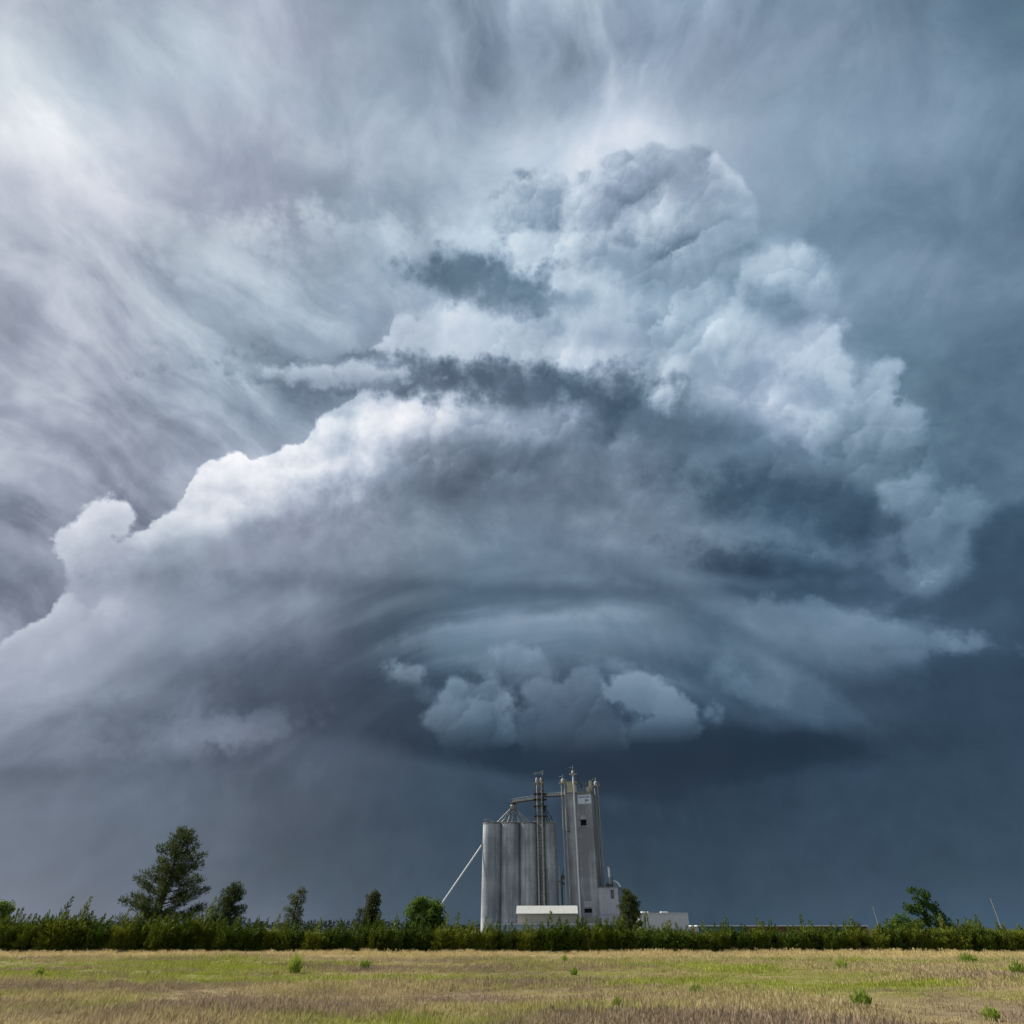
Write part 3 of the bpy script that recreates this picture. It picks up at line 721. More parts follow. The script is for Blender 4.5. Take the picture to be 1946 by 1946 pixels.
# ------------------------------------------------------------------ headhouse
HA = -17.0
hh = thing('headhouse', 'tall grey concrete elevator headhouse with a sign near its top and a low annex', 'elevator', (29.55, 246.6, 0), HA)
W, DP, HZ = 10.45, 14.0, 43.9           # origin at the front right corner; front runs to -x
def rects(mb, x0, x1, z0, z1, holes, y=0.0):
    """a wall front with rectangular openings, built as strips"""
    xs_ = sorted({x0, x1} | {h[0] for h in holes} | {h[1] for h in holes}); zs_ = sorted({z0, z1} | {h[2] for h in holes} | {h[3] for h in holes})
    for i in range(len(xs_) - 1):
        for j in range(len(zs_) - 1):
            cx, cz = (xs_[i] + xs_[i + 1]) / 2, (zs_[j] + zs_[j + 1]) / 2
            if any(h[0] < cx < h[1] and h[2] < cz < h[3] for h in holes): continue
            mb.add([(xs_[i], y, zs_[j]), (xs_[i + 1], y, zs_[j]), (xs_[i + 1], y, zs_[j + 1]), (xs_[i], y, zs_[j + 1])], [(0, 1, 2, 3)])
    for h in holes:
        d = 0.6
        mb.add([(h[0], y, h[2]), (h[1], y, h[2]), (h[1], y, h[3]), (h[0], y, h[3]), (h[0], y + d, h[2]), (h[1], y + d, h[2]), (h[1], y + d, h[3]), (h[0], y + d, h[3])],
               [(0, 4, 5, 1), (1, 5, 6, 2), (2, 6, 7, 3), (3, 7, 4, 0)])
mb = MB()
rects(mb, -W, 0, 0, HZ, [(-4.65, -2.45, 32.9, 34.85), (-5.1, -2.4, 6.3, 7.5), (-5.0, -2.5, 0, 5.2)])
mb.add([(-W, 0, 0), (-W, DP, 0), (-W, DP, HZ), (-W, 0, HZ), (0, 0, 0), (0, DP, 0), (0, DP, HZ), (0, 0, HZ)], [(0, 3, 2, 1), (4, 5, 6, 7), (1, 2, 6, 5), (3, 7, 6, 2)])
mb.build('wall', M['tower'], hh)
mb = MB(); mb.box(-W - .15, .15, -.15, DP + .15, HZ + 0.003, HZ + .3); mb.build('roof_slab', M['roofcap'], hh)
for q, nm in (((-4.65, -2.45, 32.9, 34.85), 'window_opening'), ((-5.1, -2.4, 6.3, 7.5), 'vent_opening')):
    mb = MB(); mb.box(q[0], q[1], 0.55, 0.62, q[2], q[3]); o = mb.build(nm, M['black'], hh)
    mb = MB(); mb.box(q[0] - .1, q[1] + .1, -0.07, -0.004, q[2] - .16, q[2] - .004); mb.build('sill', M['tower'], o)
mb = MB()
for i in range(6): mb.box(-5.0, -2.5, 0.2, 0.26, 0.02 + i * .86, 0.84 + i * .86)
mb.build('roller_door', M['shedwall'], hh)
mb = MB(); mb.box(-4.5, -2.6, -0.05, -0.004, 35.0, 36.2); mb.build('patch_plate', M['annex'], hh)
mb = MB(); mb.box(-5.0, -2.3, -0.05, -0.004, 7.9, 9.6); mb.build('patch_plate', M['annex'], hh)
mb = MB(); mb.box(-5.2, -0.12, -0.09, -0.004, 40.1, 43.1); sg = mb.build('sign', M['signwhite'], hh); sg['label'] = 'pale sign board with faint dark lettering and a flag mark'
def letters(txt, size, x, z, parent):
    cu = bpy.data.curves.new('lettering', 'FONT'); cu.body = txt; cu.size = size; cu.align_x = 'CENTER'; cu.extrude = 0.005; cu.offset = 0.022
    tmp = bpy.data.objects.new('tmp', cu); C.objects.link(tmp)
    dg = bpy.context.evaluated_depsgraph_get(); me = bpy.data.meshes.new_from_object(tmp.evaluated_get(dg))
    bpy.data.objects.remove(tmp, do_unlink=True)
    me.materials.clear(); me.materials.append(M['ink'])
    o = link('lettering', me, parent); o.location = (x, -0.105, z); o.rotation_euler = (math.pi / 2, 0, 0)
letters('SEABOARD', 0.86, -2.66, 42.1, sg)
mb = MB(); mb.box(-2.45, -2.22, -0.11, -0.095, 40.45, 41.75); mb.add([(-2.2, -0.1, 40.95), (-1.2, -0.1, 41.05), (-1.05, -0.1, 41.3), (-1.5, -0.1, 41.5), (-2.2, -0.1, 41.55)], [(0, 1, 2, 3, 4)])
mb.build('flag_mark', M['ink'], sg)
# annex
mb = MB(); AW, AH = 6.9, 13.5
rects(mb, 0.0, AW, 0, AH, [(4.35, 5.45, 10.2, 12.9)], y=0.3)
mb.add([(AW, .3, 0), (AW, 9, 0), (AW, 9, AH), (AW, .3, AH), (0, 9, 0), (0, 9, AH), (0, .3, AH)], [(0, 1, 2, 3), (1, 4, 5, 2)])
an = mb.build('annex', M['annex'], hh)
mb = MB(); mb.box(-0.0, AW + .2, 0.1, 9.2, AH + .003, AH + .25); mb.build('annex_roof', M['roofcap'], an)
mb = MB(); mb.box(4.35, 5.45, 0.85, 0.92, 10.2, 12.9); o = mb.build('window', M['glass'], an)
mb = MB(); mb.box(AW + .004, AW + .05, 1.2, 2.4, 10.0, 12.9); mb.build('window', M['glass'], an)
for i in (1.75, 3.5, 5.7):
    mb = MB(); mb.box(i, i + .1, 0.22, 0.296, 0, AH - .1); mb.build('panel_seam', M['tower'], an)
for z in (5.6,):
    mb = MB(); mb.box(0.02, AW - .02, 0.2, 0.29, z, z + .12); mb.build('panel_seam', M['tower'], an)
mb = MB(); mb.tube((3.9, 3.0, AH), (3.9, 3.0, AH + 3.2), .32, n=12); st_ = mb.build('exhaust_stack', M['galv'], an)
mb = MB(); mb.tube((3.9, 3.0, AH + 3.2), (3.9, 3.0, AH + 6.3), .42, n=12); mb.build('stack_jacket', M['white'], an)
mb = MB(); mb.tube((4.9, 3.0, AH), (4.9, 3.0, AH + 3.4), .14, n=8); mb.tube((3.1, 3.4, AH), (3.1, 3.4, AH + 1.6), .3, n=8); mb.box(2.6, 4.7, 2.2, 3.6, AH + .26, AH + 1.1); mb.build('roof_vents', M['steel'], an)
mb = MB()
arcp = [(5.0 + 2.1 * (1 - math.cos(t)), AH + .2 + 2.0 * math.sin(t)) for t in [math.pi * .42 * i / 8 + math.pi * .5 for i in range(9)]]
arcp = [(4.7 + 2.4 * math.sin(t), AH + 0.2 + 1.9 * math.cos(t)) for t in [math.pi * .5 * i / 8 for i in range(9)]]
for (x0, z0), (x1, z1) in zip(arcp, arcp[1:]): mb.tube((x0, 4.5, z0), (x1, 4.5, z1), .36, n=10)
mb.build('curved_duct', M['white'], an)
# roof machinery
mb = MB(); mb.box(-9.6, -7.5, 2, 5, HZ + .3, HZ + 4.4); mb.box(-7.4, -6.2, 2, 4, HZ + .3, HZ + 3.4); mb.box(-9.9, -6.0, 1.8, 5.2, HZ + 4.4, HZ + 4.55); mb.build('roof_house', M['beige'], hh)
mb = MB(); mb.tube((-5.3, 0.6, HZ + 6.2), (-3.6, 1.2, HZ + 1.4), .22, n=8); mb.build('sloping_duct', M['steel'], hh)
for x in (-4.6, -3.2, -2.3):
    mb = MB(); mb.bar((x, 2.0, HZ + .3), (x, 2.0, HZ + 3.6 + (x % 1)), .05); mb.build('roof_rod', M['galv'], hh)
mb = MB()
for i in range(7): mb.bar((-W + .2 + i * 1.7, 0.1, HZ + .3), (-W + .2 + i * 1.7, 0.1, HZ + 1.3), .04)
mb.bar((-W + .2, .1, HZ + 1.3), (-.1, .1, HZ + 1.3), .04); mb.build('guard_rail', M['galv'], hh)
mb = MB(); mb.box(-1.9, -0.7, 1.5, 2.8, HZ + .3, HZ + 2.2); mb.box(-1.3, -.3, 3, 5, HZ + .3, HZ + 4.6); mb.build('fan_housing', M['beige'], hh)
mb = MB(); mb.box(-W - .9, -W + 1.8, -.9, -.1, 31.1, 31.25); mb.bar((-W - .9, -.9, 31.25), (-W - .9, -.9, 32.3), .04); mb.bar((-W + 1.8, -.9, 31.25), (-W + 1.8, -.9, 32.3), .04); mb.bar((-W - .9, -.9, 32.3), (-W + 1.8, -.9, 32.3), .04); mb.build('landing', M['steel'], hh)

# bucket elevator legs: casings, head, platform, whirl rods
def leg(label, loc, rz, pipes, base_z, top, dome, plat, rods, mat, rp=0.21):
    l_ = thing('bucket_elevator_leg', label, 'grain leg', loc, rz, 'bucket elevator legs on the headhouse')
    for q in pipes:
        mb = MB(); mb.tube((q, 0, base_z), (q, 0, top), rp, n=12)
        z = base_z + 2
        while z < top - .5: mb.tube((q, 0, z), (q, 0, z + .12), rp + .06, n=12); z += 3.1
        mb.build('casing', mat, l_)
    cx = sum(pipes) / len(pipes)
    mb = MB(); mb.box(cx - plat, cx + plat, -1.0, 1.0, top, top + .15); p_ = mb.build('platform', M['galv'], l_)
    mb = MB()
    for sx in (-plat, 0, plat):
        mb.bar((cx + sx, -1, top + .15), (cx + sx, -1, top + 1.15), .04)
    mb.bar((cx - plat, -1, top + 1.15), (cx + plat, -1, top + 1.15), .04); mb.build('hand_rail', M['galv'], p_)
    mb = MB(); mb.lathe((cx, 0, top + .15), [(dome * .8, 0), (dome, .6 * dome), (dome, 1.3 * dome), (dome * .75, 1.9 * dome), (dome * .3, 2.2 * dome), (.01, 2.25 * dome)], 18); h_ = mb.build('head', M['pipe'], l_)
    mb = MB(); zt = top + .15 + 2.2 * dome
    mb.bar((cx, 0, zt), (cx, 0, zt + rods), .06); mb.bar((cx - 1.5, 0, zt + rods * .55), (cx, 0, zt + rods * .55), .05)
    mb.build('weather_rod', M['white'], h_)
    return l_
leg('white round leg casing running down the headhouse front, tallest of the three, mast on top', (23.15, 246.9, 0), 0, [0], 0, 50.2, .55, 1.3, 1.9, M['white'], .30)
leg('pair of leg casings at the left corner of the headhouse, domed head on top', (19.3, 248.6, 0), 0, [-0.55, .65], 0, 47.3, .75, 1.5, 1.3, M['pipe'])
leg('pair of leg casings beside the shaded right wall of the headhouse, rising from the annex', (31.9, 252.0, 0), HA, [-.2, .9], 13.8, 47.0, .75, 1.5, 1.3, M['pipe'])
sl = thing('steel_leg', 'dark steel grain leg standing between the last silo and the headhouse', 'grain leg', (17.0, 249.5, 0))
mb = MB(); mb.tube((-.35, 0, 0), (-.35, 0, 20.0), .16, n=8); mb.build('casing', M['galv'], sl)
mb = MB(); mb.tube((.45, 0, 0), (.45, 0, 17.0), .28, n=8); mb.build('drive_casing', M['steel'], sl)
mb = MB(); mb.box(-.8, .9, -.6, .6, 15.4, 15.6); mb.box(.35, 1.5, -.4, .4, 16.2, 17.4); mb.box(.6, 1.8, -.4, .4, 14.6, 15.2); mb.tube((.7, 0, 17.4), (1.2, 0, 18.9), .15, n=8); mb.build('motor_platform', M['steel'], sl)

# slanted white load-out pipe on the left
sp = thing('loadout_pipe', 'long slanted white pipe from the leftmost silo down to an upright post', 'pipe', (-24.2, SY - 1.5, 0))
mb = MB(); mb.tube((0, 0, 9.2), (13.15, 0.9, 26.9), .26, n=12); pipe_ = mb.build('pipe', M['white'], sp)
for t in (.22, .42, .55, .7):
    mb = MB(); c_ = Vector((13.15 * t, .9 * t, 9.2 + 17.7 * t)); mb.bar(c_ + Vector((-.35, -.2, .35)), c_ + Vector((.45, -.2, -.45)), .06); mb.build('clamp', M['galv'], pipe_)
mb = MB(); mb.tube((0, 0, 9.2), (.25, 0, 7.8), .42, .30, n=12); mb.build('elbow', M['white'], sp)
mb = MB(); mb.tube((.25, 0, 0), (.25, 0, 7.9), .24, n=12); mb.build('post', M['white'], sp)

# ------------------------------------------------------------------ low buildings
shed = thing('metal_shed', 'low beige gabled metal shed in front of the silos', 'shed', (11.2, 232.0, 0), -4)
mb = MB(); w, d, e, r = 9.2, 4.2, 5.85, 7.75
mb.box(-w, w, -d, d, 0, e - .02)
mb.add([(-w, -d, e), (-w, d, e), (-w, 0, r), (w, -d, e), (w, d, e), (w, 0, r)], [(0, 2, 1), (3, 4, 5)]); mb.build('wall', M['shedwall'], shed)
mb = MB()
for sgn in (-1, 1):
    mb.add([(-w - .5, sgn * (d + .45), e - .2), (w + .5, sgn * (d + .45), e - .2), (w + .5, 0, r + .05), (-w - .5, 0, r + .05), (-w - .5, sgn * (d + .45), e - .08), (w + .5, sgn * (d + .45), e - .08), (w + .5, 0, r + .17), (-w - .5, 0, r + .17)],
           [(0, 1, 2, 3), (4, 7, 6, 5), (0, 4, 5, 1), (0, 3, 7, 4), (1, 5, 6, 2)])
rf = mb.build('roof', M['shedroof'], shed)
mb = MB()
for i in range(30): mb.bar((-w - .4 + i * (2 * w + .8) / 29, -d - .45, e - .05), (-w - .4 + i * (2 * w + .8) / 29, 0, r + .2), .03)
mb.build('roof_ribs', M['shedroof'], rf)
mb = MB(); mb.box(w + .004, w + .06, -1.6, 1.6, .05, 4.4); mb.build('door', M['black'], shed)
low = thing('low_blue_warehouse', 'low pale blue warehouse with a white roof edge below the silos', 'warehouse', (14, 226.0, 0))
mb = MB(); mb.box(-20, 20, 0, 10, 0, 2.85); mb.build('wall', M['bluewall'], low)
mb = MB(); mb.box(-20.3, 20.3, -.3, 10.3, 2.853, 3.12); mb.build('roof_edge', M['white'], low)
mb = MB(); mb.box(9.5, 14.5, -.06, -.004, .2, 2.6); mb.build('tan_door', M['beige'], low)
wh = thing('white_warehouse', 'white flat topped warehouse right of the headhouse', 'warehouse', (48.2, 228.0, 0))
mb = MB(); mb.box(-8.4, 6.6, 0, 14, 0, 5.75); mb.build('wall', M['palewall'], wh)
mb = MB(); mb.box(-8.6, 6.8, -.2, 14.2, 5.753, 5.95); mb.box(6.603, 6.75, -.15, .2, 0, 5.75); mb.build('roof_edge', M['white'], wh)
for x in (-7.2, -1.1):
    mb = MB(); mb.box(x, x + 2.1, 2, 4, 5.953, 6.35); mb.build('roof_vent', M['white'], wh)
rs = thing('corrugated_shed', 'long low rusty corrugated shed with teal end panels behind the hedge', 'shed', (73.5, 200.0, 0))
mb = MB(); mb.box(-23, 23, .12, 9, 0, 2.35); mb.build('frame', M['steel'], rs)
mb = MB(); mb.box(-23.2, 23.2, -.15, 9.2, 2.353, 2.6); mb.build('roof_edge', M['white'], rs)
sheet = None
for i in range(92):
    x = -23 + i * .5
    if sheet is None:
        mb = MB(); mb.add([(0, .115, 0), (.12, .0, 0), (.36, .0, 0), (.48, .115, 0), (0, .115, 2.3), (.12, .0, 2.3), (.36, .0, 2.3), (.48, .115, 2.3)], [(0, 1, 5, 4), (1, 2, 6, 5), (2, 3, 7, 6)])
        o = mb.build('sheet', M['rust'], rs); sheet = o
        mt = o.data.copy(); mt.materials[0] = M['teal']
    else:
        o = link('sheet', mt if (i < 26 or 72 < i < 80) else sheet.data, rs)
    o.location = (x, 0, 0)
sheet.data = mt
# utility poles
def pole(x, y, h, lean, label, arm):
    p_ = thing('utility_pole', label, 'pole', (x, y, 0), 0, 'utility poles on the right')
    mb = MB(); mb.tube((0, 0, 0), (lean, 0, h), .12, .08, n=8); mb.build('post', M['wood'], p_)
    if arm:
        mb = MB(); mb.box(lean - 1.3, lean + 1.3, -.07, .07, h - .5, h - .36); a_ = mb.build('cross_arm', M['wood'], p_)
        for q in (-1.15, -.5, .5, 1.15):
            mb = MB(); mb.tube((lean + q, 0, h - .36), (lean + q, 0, h - .12), .05, n=6); mb.build('insulator', M['glass'], a_)
pole(92.2, 185, 6.6, 0, 'short pale pole standing at the right end of the corrugated shed', False)
pole(97.5, 180, 5.0, 0, 'thin leaning pole between the corrugated shed and the round tree', False)
pole(113.0, 170, 7.8, 0, 'bright leaning pole right of the tall leafy tree', False)
pole(128.0, 165, 9.2, 0, 'dark pole with a cross arm near the right edge', True)
wr = MB()
pts = [(128.0 + i * 5, 165 - i * 1.0, 8.9 - .5 * math.sin(math.pi * i / 12)) for i in range(13)]
for a, c in zip(pts, pts[1:]): wr.bar(a, c, .02)
tag(wr.build('power_line', M['steel']), 'thin power line running off to the right from the cross arm pole', 'wire')
# ------------------------------------------------------------------ trees and shrubs
def card(v, f, p, d, ln, wd, rg):
    """one small pointed leaf spray"""
    d = d.normalized(); s = d.cross(Vector((rg.uniform(-1, 1), rg.uniform(-1, 1), rg.uniform(-1, 1))))
    if s.length < 1e-4: s = d.orthogonal()
    s = s.normalized() * wd * .5
    b = len(v); m = p + d * ln * .45
    v += [tuple(p), tuple(m + s), tuple(p + d * ln), tuple(m - s)]
    f.append((b, b + 1, b + 2, b + 3))
def leaf_mesh(name, v, f, mat):
    me = bpy.data.meshes.new(name); me.from_pydata(v, [], f); me.update(); me.materials.append(mat)
    return me
def ball(v, f, c, r, n, ln, wd, rg, up=.35, squash=.75, drift=0.0):
    for _ in range(n):
        d = Vector((rg.gauss(0, 1), rg.gauss(0, 1), rg.gauss(0, 1) * squash))
        if d.length < .01: continue
        d.normalize()
        rr = r * (rg.random() ** .5)
        p = Vector(c) + Vector((d.x * rr, d.y * rr, d.z * rr * squash))
        card(v, f, p, d + Vector((drift, 0, up)), ln * rg.uniform(.6, 1.3), wd * rg.uniform(.7, 1.2), rg)

# --- cedar shrubs of the hedge: feathery upswept sprays, several leaders
def cedar_mesh(seed, h, r, lean, spires):
    rg = random.Random(seed); v = []; f = []
    def plume(base, top, w0, n):
        ax = (top - base); L = ax.length; ax.normalize()
        for i in range(n):
            s = (i + rg.random()) / n
            p = base.lerp(top, s); w = w0 * (1 - s) ** .8 + .02
            a = rg.uniform(0, 6.28); e = ax.orthogonal().normalized(); e2 = ax.cross(e)
            out = (e * math.cos(a) + e2 * math.sin(a))
            card(v, f, p + out * w * .35 * rg.random(), out * .75 + ax * 1.0 + Vector((.2 * lean, 0, .15)), (w * 1.5 + .05) * rg.uniform(.6, 1.2), rg.uniform(.05, .10), rg)
    for k in range(64):
        t = rg.random(); a = k * 2.4 + rg.uniform(-.4, .4); q = r * (.35 + .65 * rg.random() ** .5)
        z0 = h * rg.uniform(.0, .45)
        base = Vector((math.cos(a) * q * .35, math.sin(a) * q * .35, z0))
        up = h * rg.uniform(.28, .55)
        top = Vector((math.cos(a) * q + lean * .45, math.sin(a) * q, min(z0 + up * rg.uniform(.8, 1.4), h * rg.uniform(.85, 1.12) - .45 * q)))
        plume(base, top, rg.uniform(.26, .48), 36)
    for k in range(80):                                    # low skirt
        a = rg.uniform(0, 6.28); q = r * rg.uniform(.7, 1.0)
        plume(Vector((math.cos(a) * q * .5, math.sin(a) * q * .5, rg.uniform(.05, .5))), Vector((math.cos(a) * q, math.sin(a) * q, rg.uniform(.25, 1.0))), .22, 12)
    for (sx, sh) in spires:
        plume(Vector((sx * r * .6, rg.uniform(-.3, .3), h * .45)), Vector((sx * r + lean * .5, rg.uniform(-.3, .3), h * sh)), .46, 90)
    return leaf_mesh('crown', v, f, M['cedar'])
variants = [cedar_mesh(i, 2.6, 1.35, .30 + .1 * (i % 3), sp_) for i, sp_ in enumerate([
    [(.0, 1.16), (.4, 1.05)], [(-.3, 1.10), (.3, 1.20), (.6, 1.0)], [(.1, 1.30)], [(-.4, 1.02), (.05, 1.12), (.5, 1.14)],
    [(0, 1.05)], [(-.2, 1.25), (.35, 1.08)], [(.25, 1.14), (.55, 1.06), (-.5, 1.0)]])]
mb = MB(); mb.tube((0, 0, -.05), (.1, 0, 1.4), .07, .03, n=6)
trunk_me = bpy.data.meshes.new('trunk'); trunk_me.from_pydata(mb.v, [], mb.f); trunk_me.materials.append(M['bark'])
UNITS = ['', 'first', 'second', 'third', 'fourth', 'fifth', 'sixth', 'seventh', 'eighth', 'ninth', 'tenth', 'eleventh', 'twelfth', 'thirteenth', 'fourteenth', 'fifteenth', 'sixteenth', 'seventeenth', 'eighteenth', 'nineteenth']
TENS = ['', '', 'twenty', 'thirty', 'forty', 'fifty', 'sixty', 'seventy', 'eighty']
TENTH = ['', '', 'twentieth', 'thirtieth', 'fortieth', 'fiftieth', 'sixtieth', 'seventieth', 'eightieth']
def ordinal(n):
    if n < 20: return UNITS[n]
    return TENTH[n // 10] if n % 10 == 0 else TENS[n // 10] + ' ' + UNITS[n % 10]
NSH = 98
look = ['dense dark green cedar shrub', 'spiky olive cedar shrub', 'tall pointed cedar shrub', 'ragged cedar shrub', 'rounded cedar shrub', 'twin-tipped cedar shrub', 'bushy cedar shrub']
for i in range(NSH):
    x = -47.0 + 94.0 * i / (NSH - 1) + rnd.uniform(-.25, .25)
    y = 67.2 + rnd.uniform(-.45, .45) + (.9 if i % 2 == 1 else 0)
    k = rnd.randrange(7)
    if x < -28: s = .82 + .36 * rnd.random()
    elif x > 18: s = .62 + .28 * rnd.random()
    else: s = .68 + .30 * rnd.random()
    if i in (5, 7, 19): s = 1.28; k = 2
    half = i < NSH / 2
    n_ = i + 1 if half else NSH - i
    lab = f"{look[k]}, {ordinal(n_)} from the hedge's {'left' if half else 'right'} end"
    t_ = thing('cedar_shrub', lab, 'shrub', (x, y, 0), 0, 'cedar shrubs of the hedge')
    o = link('crown', variants[k], t_); o.rotation_euler = (0, 0, rnd.uniform(-.5, .5)); w_ = max(s, .8) * rnd.uniform(1.0, 1.2); o.scale = (w_, w_, s)
    o = link('trunk', trunk_me, t_)

# --- pines and other conifers: trunk, limbs, clumps of needles
def conifer(name, label, loc, h, prof, seed, mat, lean=0.0, nlimb=34, clump=.55, per=46, ln=.30, wd=.07, group='trees behind the hedge', bare=.1, lift=.35, asym=0.0):
    rg = random.Random(seed)
    t_ = thing(name, label, 'tree', loc, 0, group)
    tr = MB(); seg = 8; pts = []
    for i in range(seg + 1):
        t = i / seg
        pts.append(Vector((lean * t + .12 * math.sin(t * 5 + seed), .1 * math.cos(t * 4 + seed), h * .96 * t)))
    for i in range(seg): tr.tube(pts[i], pts[i + 1], h * .022 * (1 - i / seg) + .03, h * .022 * (1 - (i + 1) / seg) + .03, n=8, cap=False)
    v = []; f = []
    def axis(t):
        q = min(max(t / .96, 0), 1) * seg; i = min(int(q), seg - 1); return pts[i].lerp(pts[i + 1], q - i)
    for k in range(nlimb):
        t = bare + (1 - bare) * ((k + rg.random()) / nlimb)
        a = k * 2.4 + rg.uniform(-.5, .5)
        L = 1.0
        for (t0, r0), (t1, r1) in zip(prof, prof[1:]):
            if t0 <= t <= t1: L = r0 + (r1 - r0) * (t - t0) / (t1 - t0)
        L *= rg.uniform(.72, 1.08) * (1 + asym * math.cos(a))
        b0 = axis(max(t - .06, .02)); d = Vector((math.cos(a), math.sin(a), lift * rg.uniform(.5, 1.3)))
        tip = b0 + d * L
        mid = b0.lerp(tip, .5) + Vector((0, 0, -.08 * L))
        tr.tube(b0, mid, .035 + .012 * L, .03, n=5, cap=False); tr.tube(mid, tip, .03, .012, n=5, cap=False)
        nc = max(2, int(L / (clump * .62)))
        for j in range(nc):
            s = .34 + .70 * (j + rg.random() * .5) / nc
            p = b0.lerp(tip, min(s, 1.02)) + Vector((rg.uniform(-.3, .3), rg.uniform(-.3, .3), rg.uniform(0, .25))) * clump
            ball(v, f, p, clump * rg.uniform(.6, 1.05), per, ln, wd, rg, .9, .95)
    ball(v, f, axis(1.0), clump * .8, per, ln, wd, rg, .9, 1.2)
    link('crown', leaf_mesh('crown', v, f, mat), t_)
    tr.build('trunk', M['bark'], t_)
    return t_
conifer('pine_tree', 'tall dark pine, the largest tree, standing at the left behind the hedge', (-41.5, 85, 0), 12.4,
        [(0, 4.6), (.15, 4.5), (.35, 4.1), (.55, 3.4), (.75, 2.6), (.9, 1.6), (1, .5)], 5, M['pine'], .6, 66, .50, 40, .40, .07, asym=.10, lift=.5)
conifer('spruce_tree', 'dense dark spruce just right of the tall pine', (-37.6, 95, 0), 6.9,
        [(0, 2.7), (.3, 2.6), (.6, 2.0), (.85, 1.35), (1, .7)], 8, M['pine'], .9, 52, .44, 44, .32, .07, lift=.3)
conifer('thin_pine_tree', 'thin ragged grey-green pine between the dark spruce and the small cypress', (-33.0, 110, 0), 7.0,
        [(0, 2.2), (.35, 1.8), (.55, 1.5), (.7, 1.7), (.88, 1.25), (1, .5)], 14, M['greyfir'], .5, 30, .52, 46, .28, .08, lift=.3)
conifer('cypress_tree', 'small upright cypress with a side stem left of the round leafy tree', (-21.4, 110, 0), 6.3,
        [(0, 1.5), (.35, 1.4), (.6, 1.15), (.85, 1.0), (1, .5)], 21, M['greyfir'], .5, 42, .50, 80, .26, .10, lift=.9)
conifer('cypress_tree', 'short cypress stem leaning against the taller one, left of the leafy tree', (-22.9, 109.6, 0), 4.3,
        [(0, .9), (.5, .8), (1, .4)], 22, M['greyfir'], -.1, 18, .36, 36, .22, .06, lift=.9)
conifer('fir_tree', 'pointed green fir in front of the headhouse annex', (24.0, 150, 0), 8.7,
        [(0, 3.3), (.2, 3.2), (.4, 2.5), (.6, 2.2), (.8, 1.7), (.93, 1.1), (1, .5)], 31, M['pine'], .1, 60, .52, 56, .34, .08, lift=.4, asym=.1)

def broadleaf(name, label, loc, blobs, seed, mat, h, per=240, ln=.22, wd=.13, group='trees behind the hedge'):
    rg = random.Random(seed); t_ = thing(name, label, 'tree', loc, 0, group)
    tr = MB(); tr.tube((0, 0, 0), (.05, 0, h * .5), h * .03 + .03, h * .018, n=8, cap=False)
    v = []; f = []
    for (x, y, z, r) in blobs:
        tr.tube((.05, 0, h * .35), (x, y, z), h * .012, .015, n=5, cap=False)
        for _ in range(9):
            d = Vector((rg.gauss(0, 1), rg.gauss(0, 1), rg.gauss(0, .9))).normalized() * r * rg.uniform(.45, .95)
            ball(v, f, Vector((x, y, z)) + d, r * rg.uniform(.26, .42), per // 9, ln, wd, rg, .15, .9)
    link('crown', leaf_mesh('crown', v, f, mat), t_); tr.build('trunk', M['bark'], t_)
    return t_
def crown_blobs(seed, w, h0, h1, n, r):
    rg = random.Random(seed); out = []
    for _ in range(n):
        t = rg.random(); a = rg.uniform(0, 6.28); q = w * math.sin(math.pi * (.16 + .72 * t)) * rg.uniform(.3, 1)
        out.append((math.cos(a) * q, math.sin(a) * q * .8, h0 + (h1 - h0) * t, r * rg.uniform(.7, 1.15)))
    return out
broadleaf('leafy_tree', 'round bright green leafy tree beside the foot of the slanted white pipe', (-11.4, 95, 0), crown_blobs(3, 2.5, 1.3, 4.7, 34, .95), 3, M['broad'], 5.4, 330, .26, .15)
broadleaf('leafy_tree', 'pale green leafy tree cut by the left edge of the picture', (-56.6, 80, 0), crown_blobs(4, 1.9, 1.5, 3.9, 20, .8), 4, M['broad'], 4.6)
broadleaf('cottonwood_tree', 'tall loose-crowned leafy tree at the far right', (68.0, 120, 0),
          [(-.8, 0, 6.7, 1.0), (1.0, 0, 6.5, 1.0), (.2, .2, 5.6, 1.0), (-2.3, 0, 4.6, .9), (-.8, 0, 4.4, 1.0), (1.3, 0, 4.6, 1.1), (2.4, .3, 3.7, 1.1), (.3, 0, 3.5, 1.0), (-1.1, 0, 2.7, 1.0), (2.2, 0, 2.5, 1.3), (.4, 0, 2.0, 1.2), (3.2, 0, 1.8, 1.0)], 6, M['broad'], 7.2, 520, .30, .16)
broadleaf('round_bush', 'dark round bush left of the tall leafy tree at the right', (47.8, 90, 0), crown_blobs(7, 1.5, .9, 3.0, 24, .8), 7, M['broad'], 3.0, 260, .2, .1)
broadleaf('round_bush', 'small pointed bush behind the hedge near the right edge', (57.5, 92, 0), crown_blobs(9, 1.1, .7, 2.5, 14, .65), 9, M['cedar'], 2.6, 260, .2, .1)
broadleaf('round_bush', 'small bluish bush at the right end of the corrugated shed', (56.0, 120, 0), crown_blobs(10, 1.1, .5, 2.2, 10, .6), 10, M['farwood'], 2.6, 200, .2, .1)
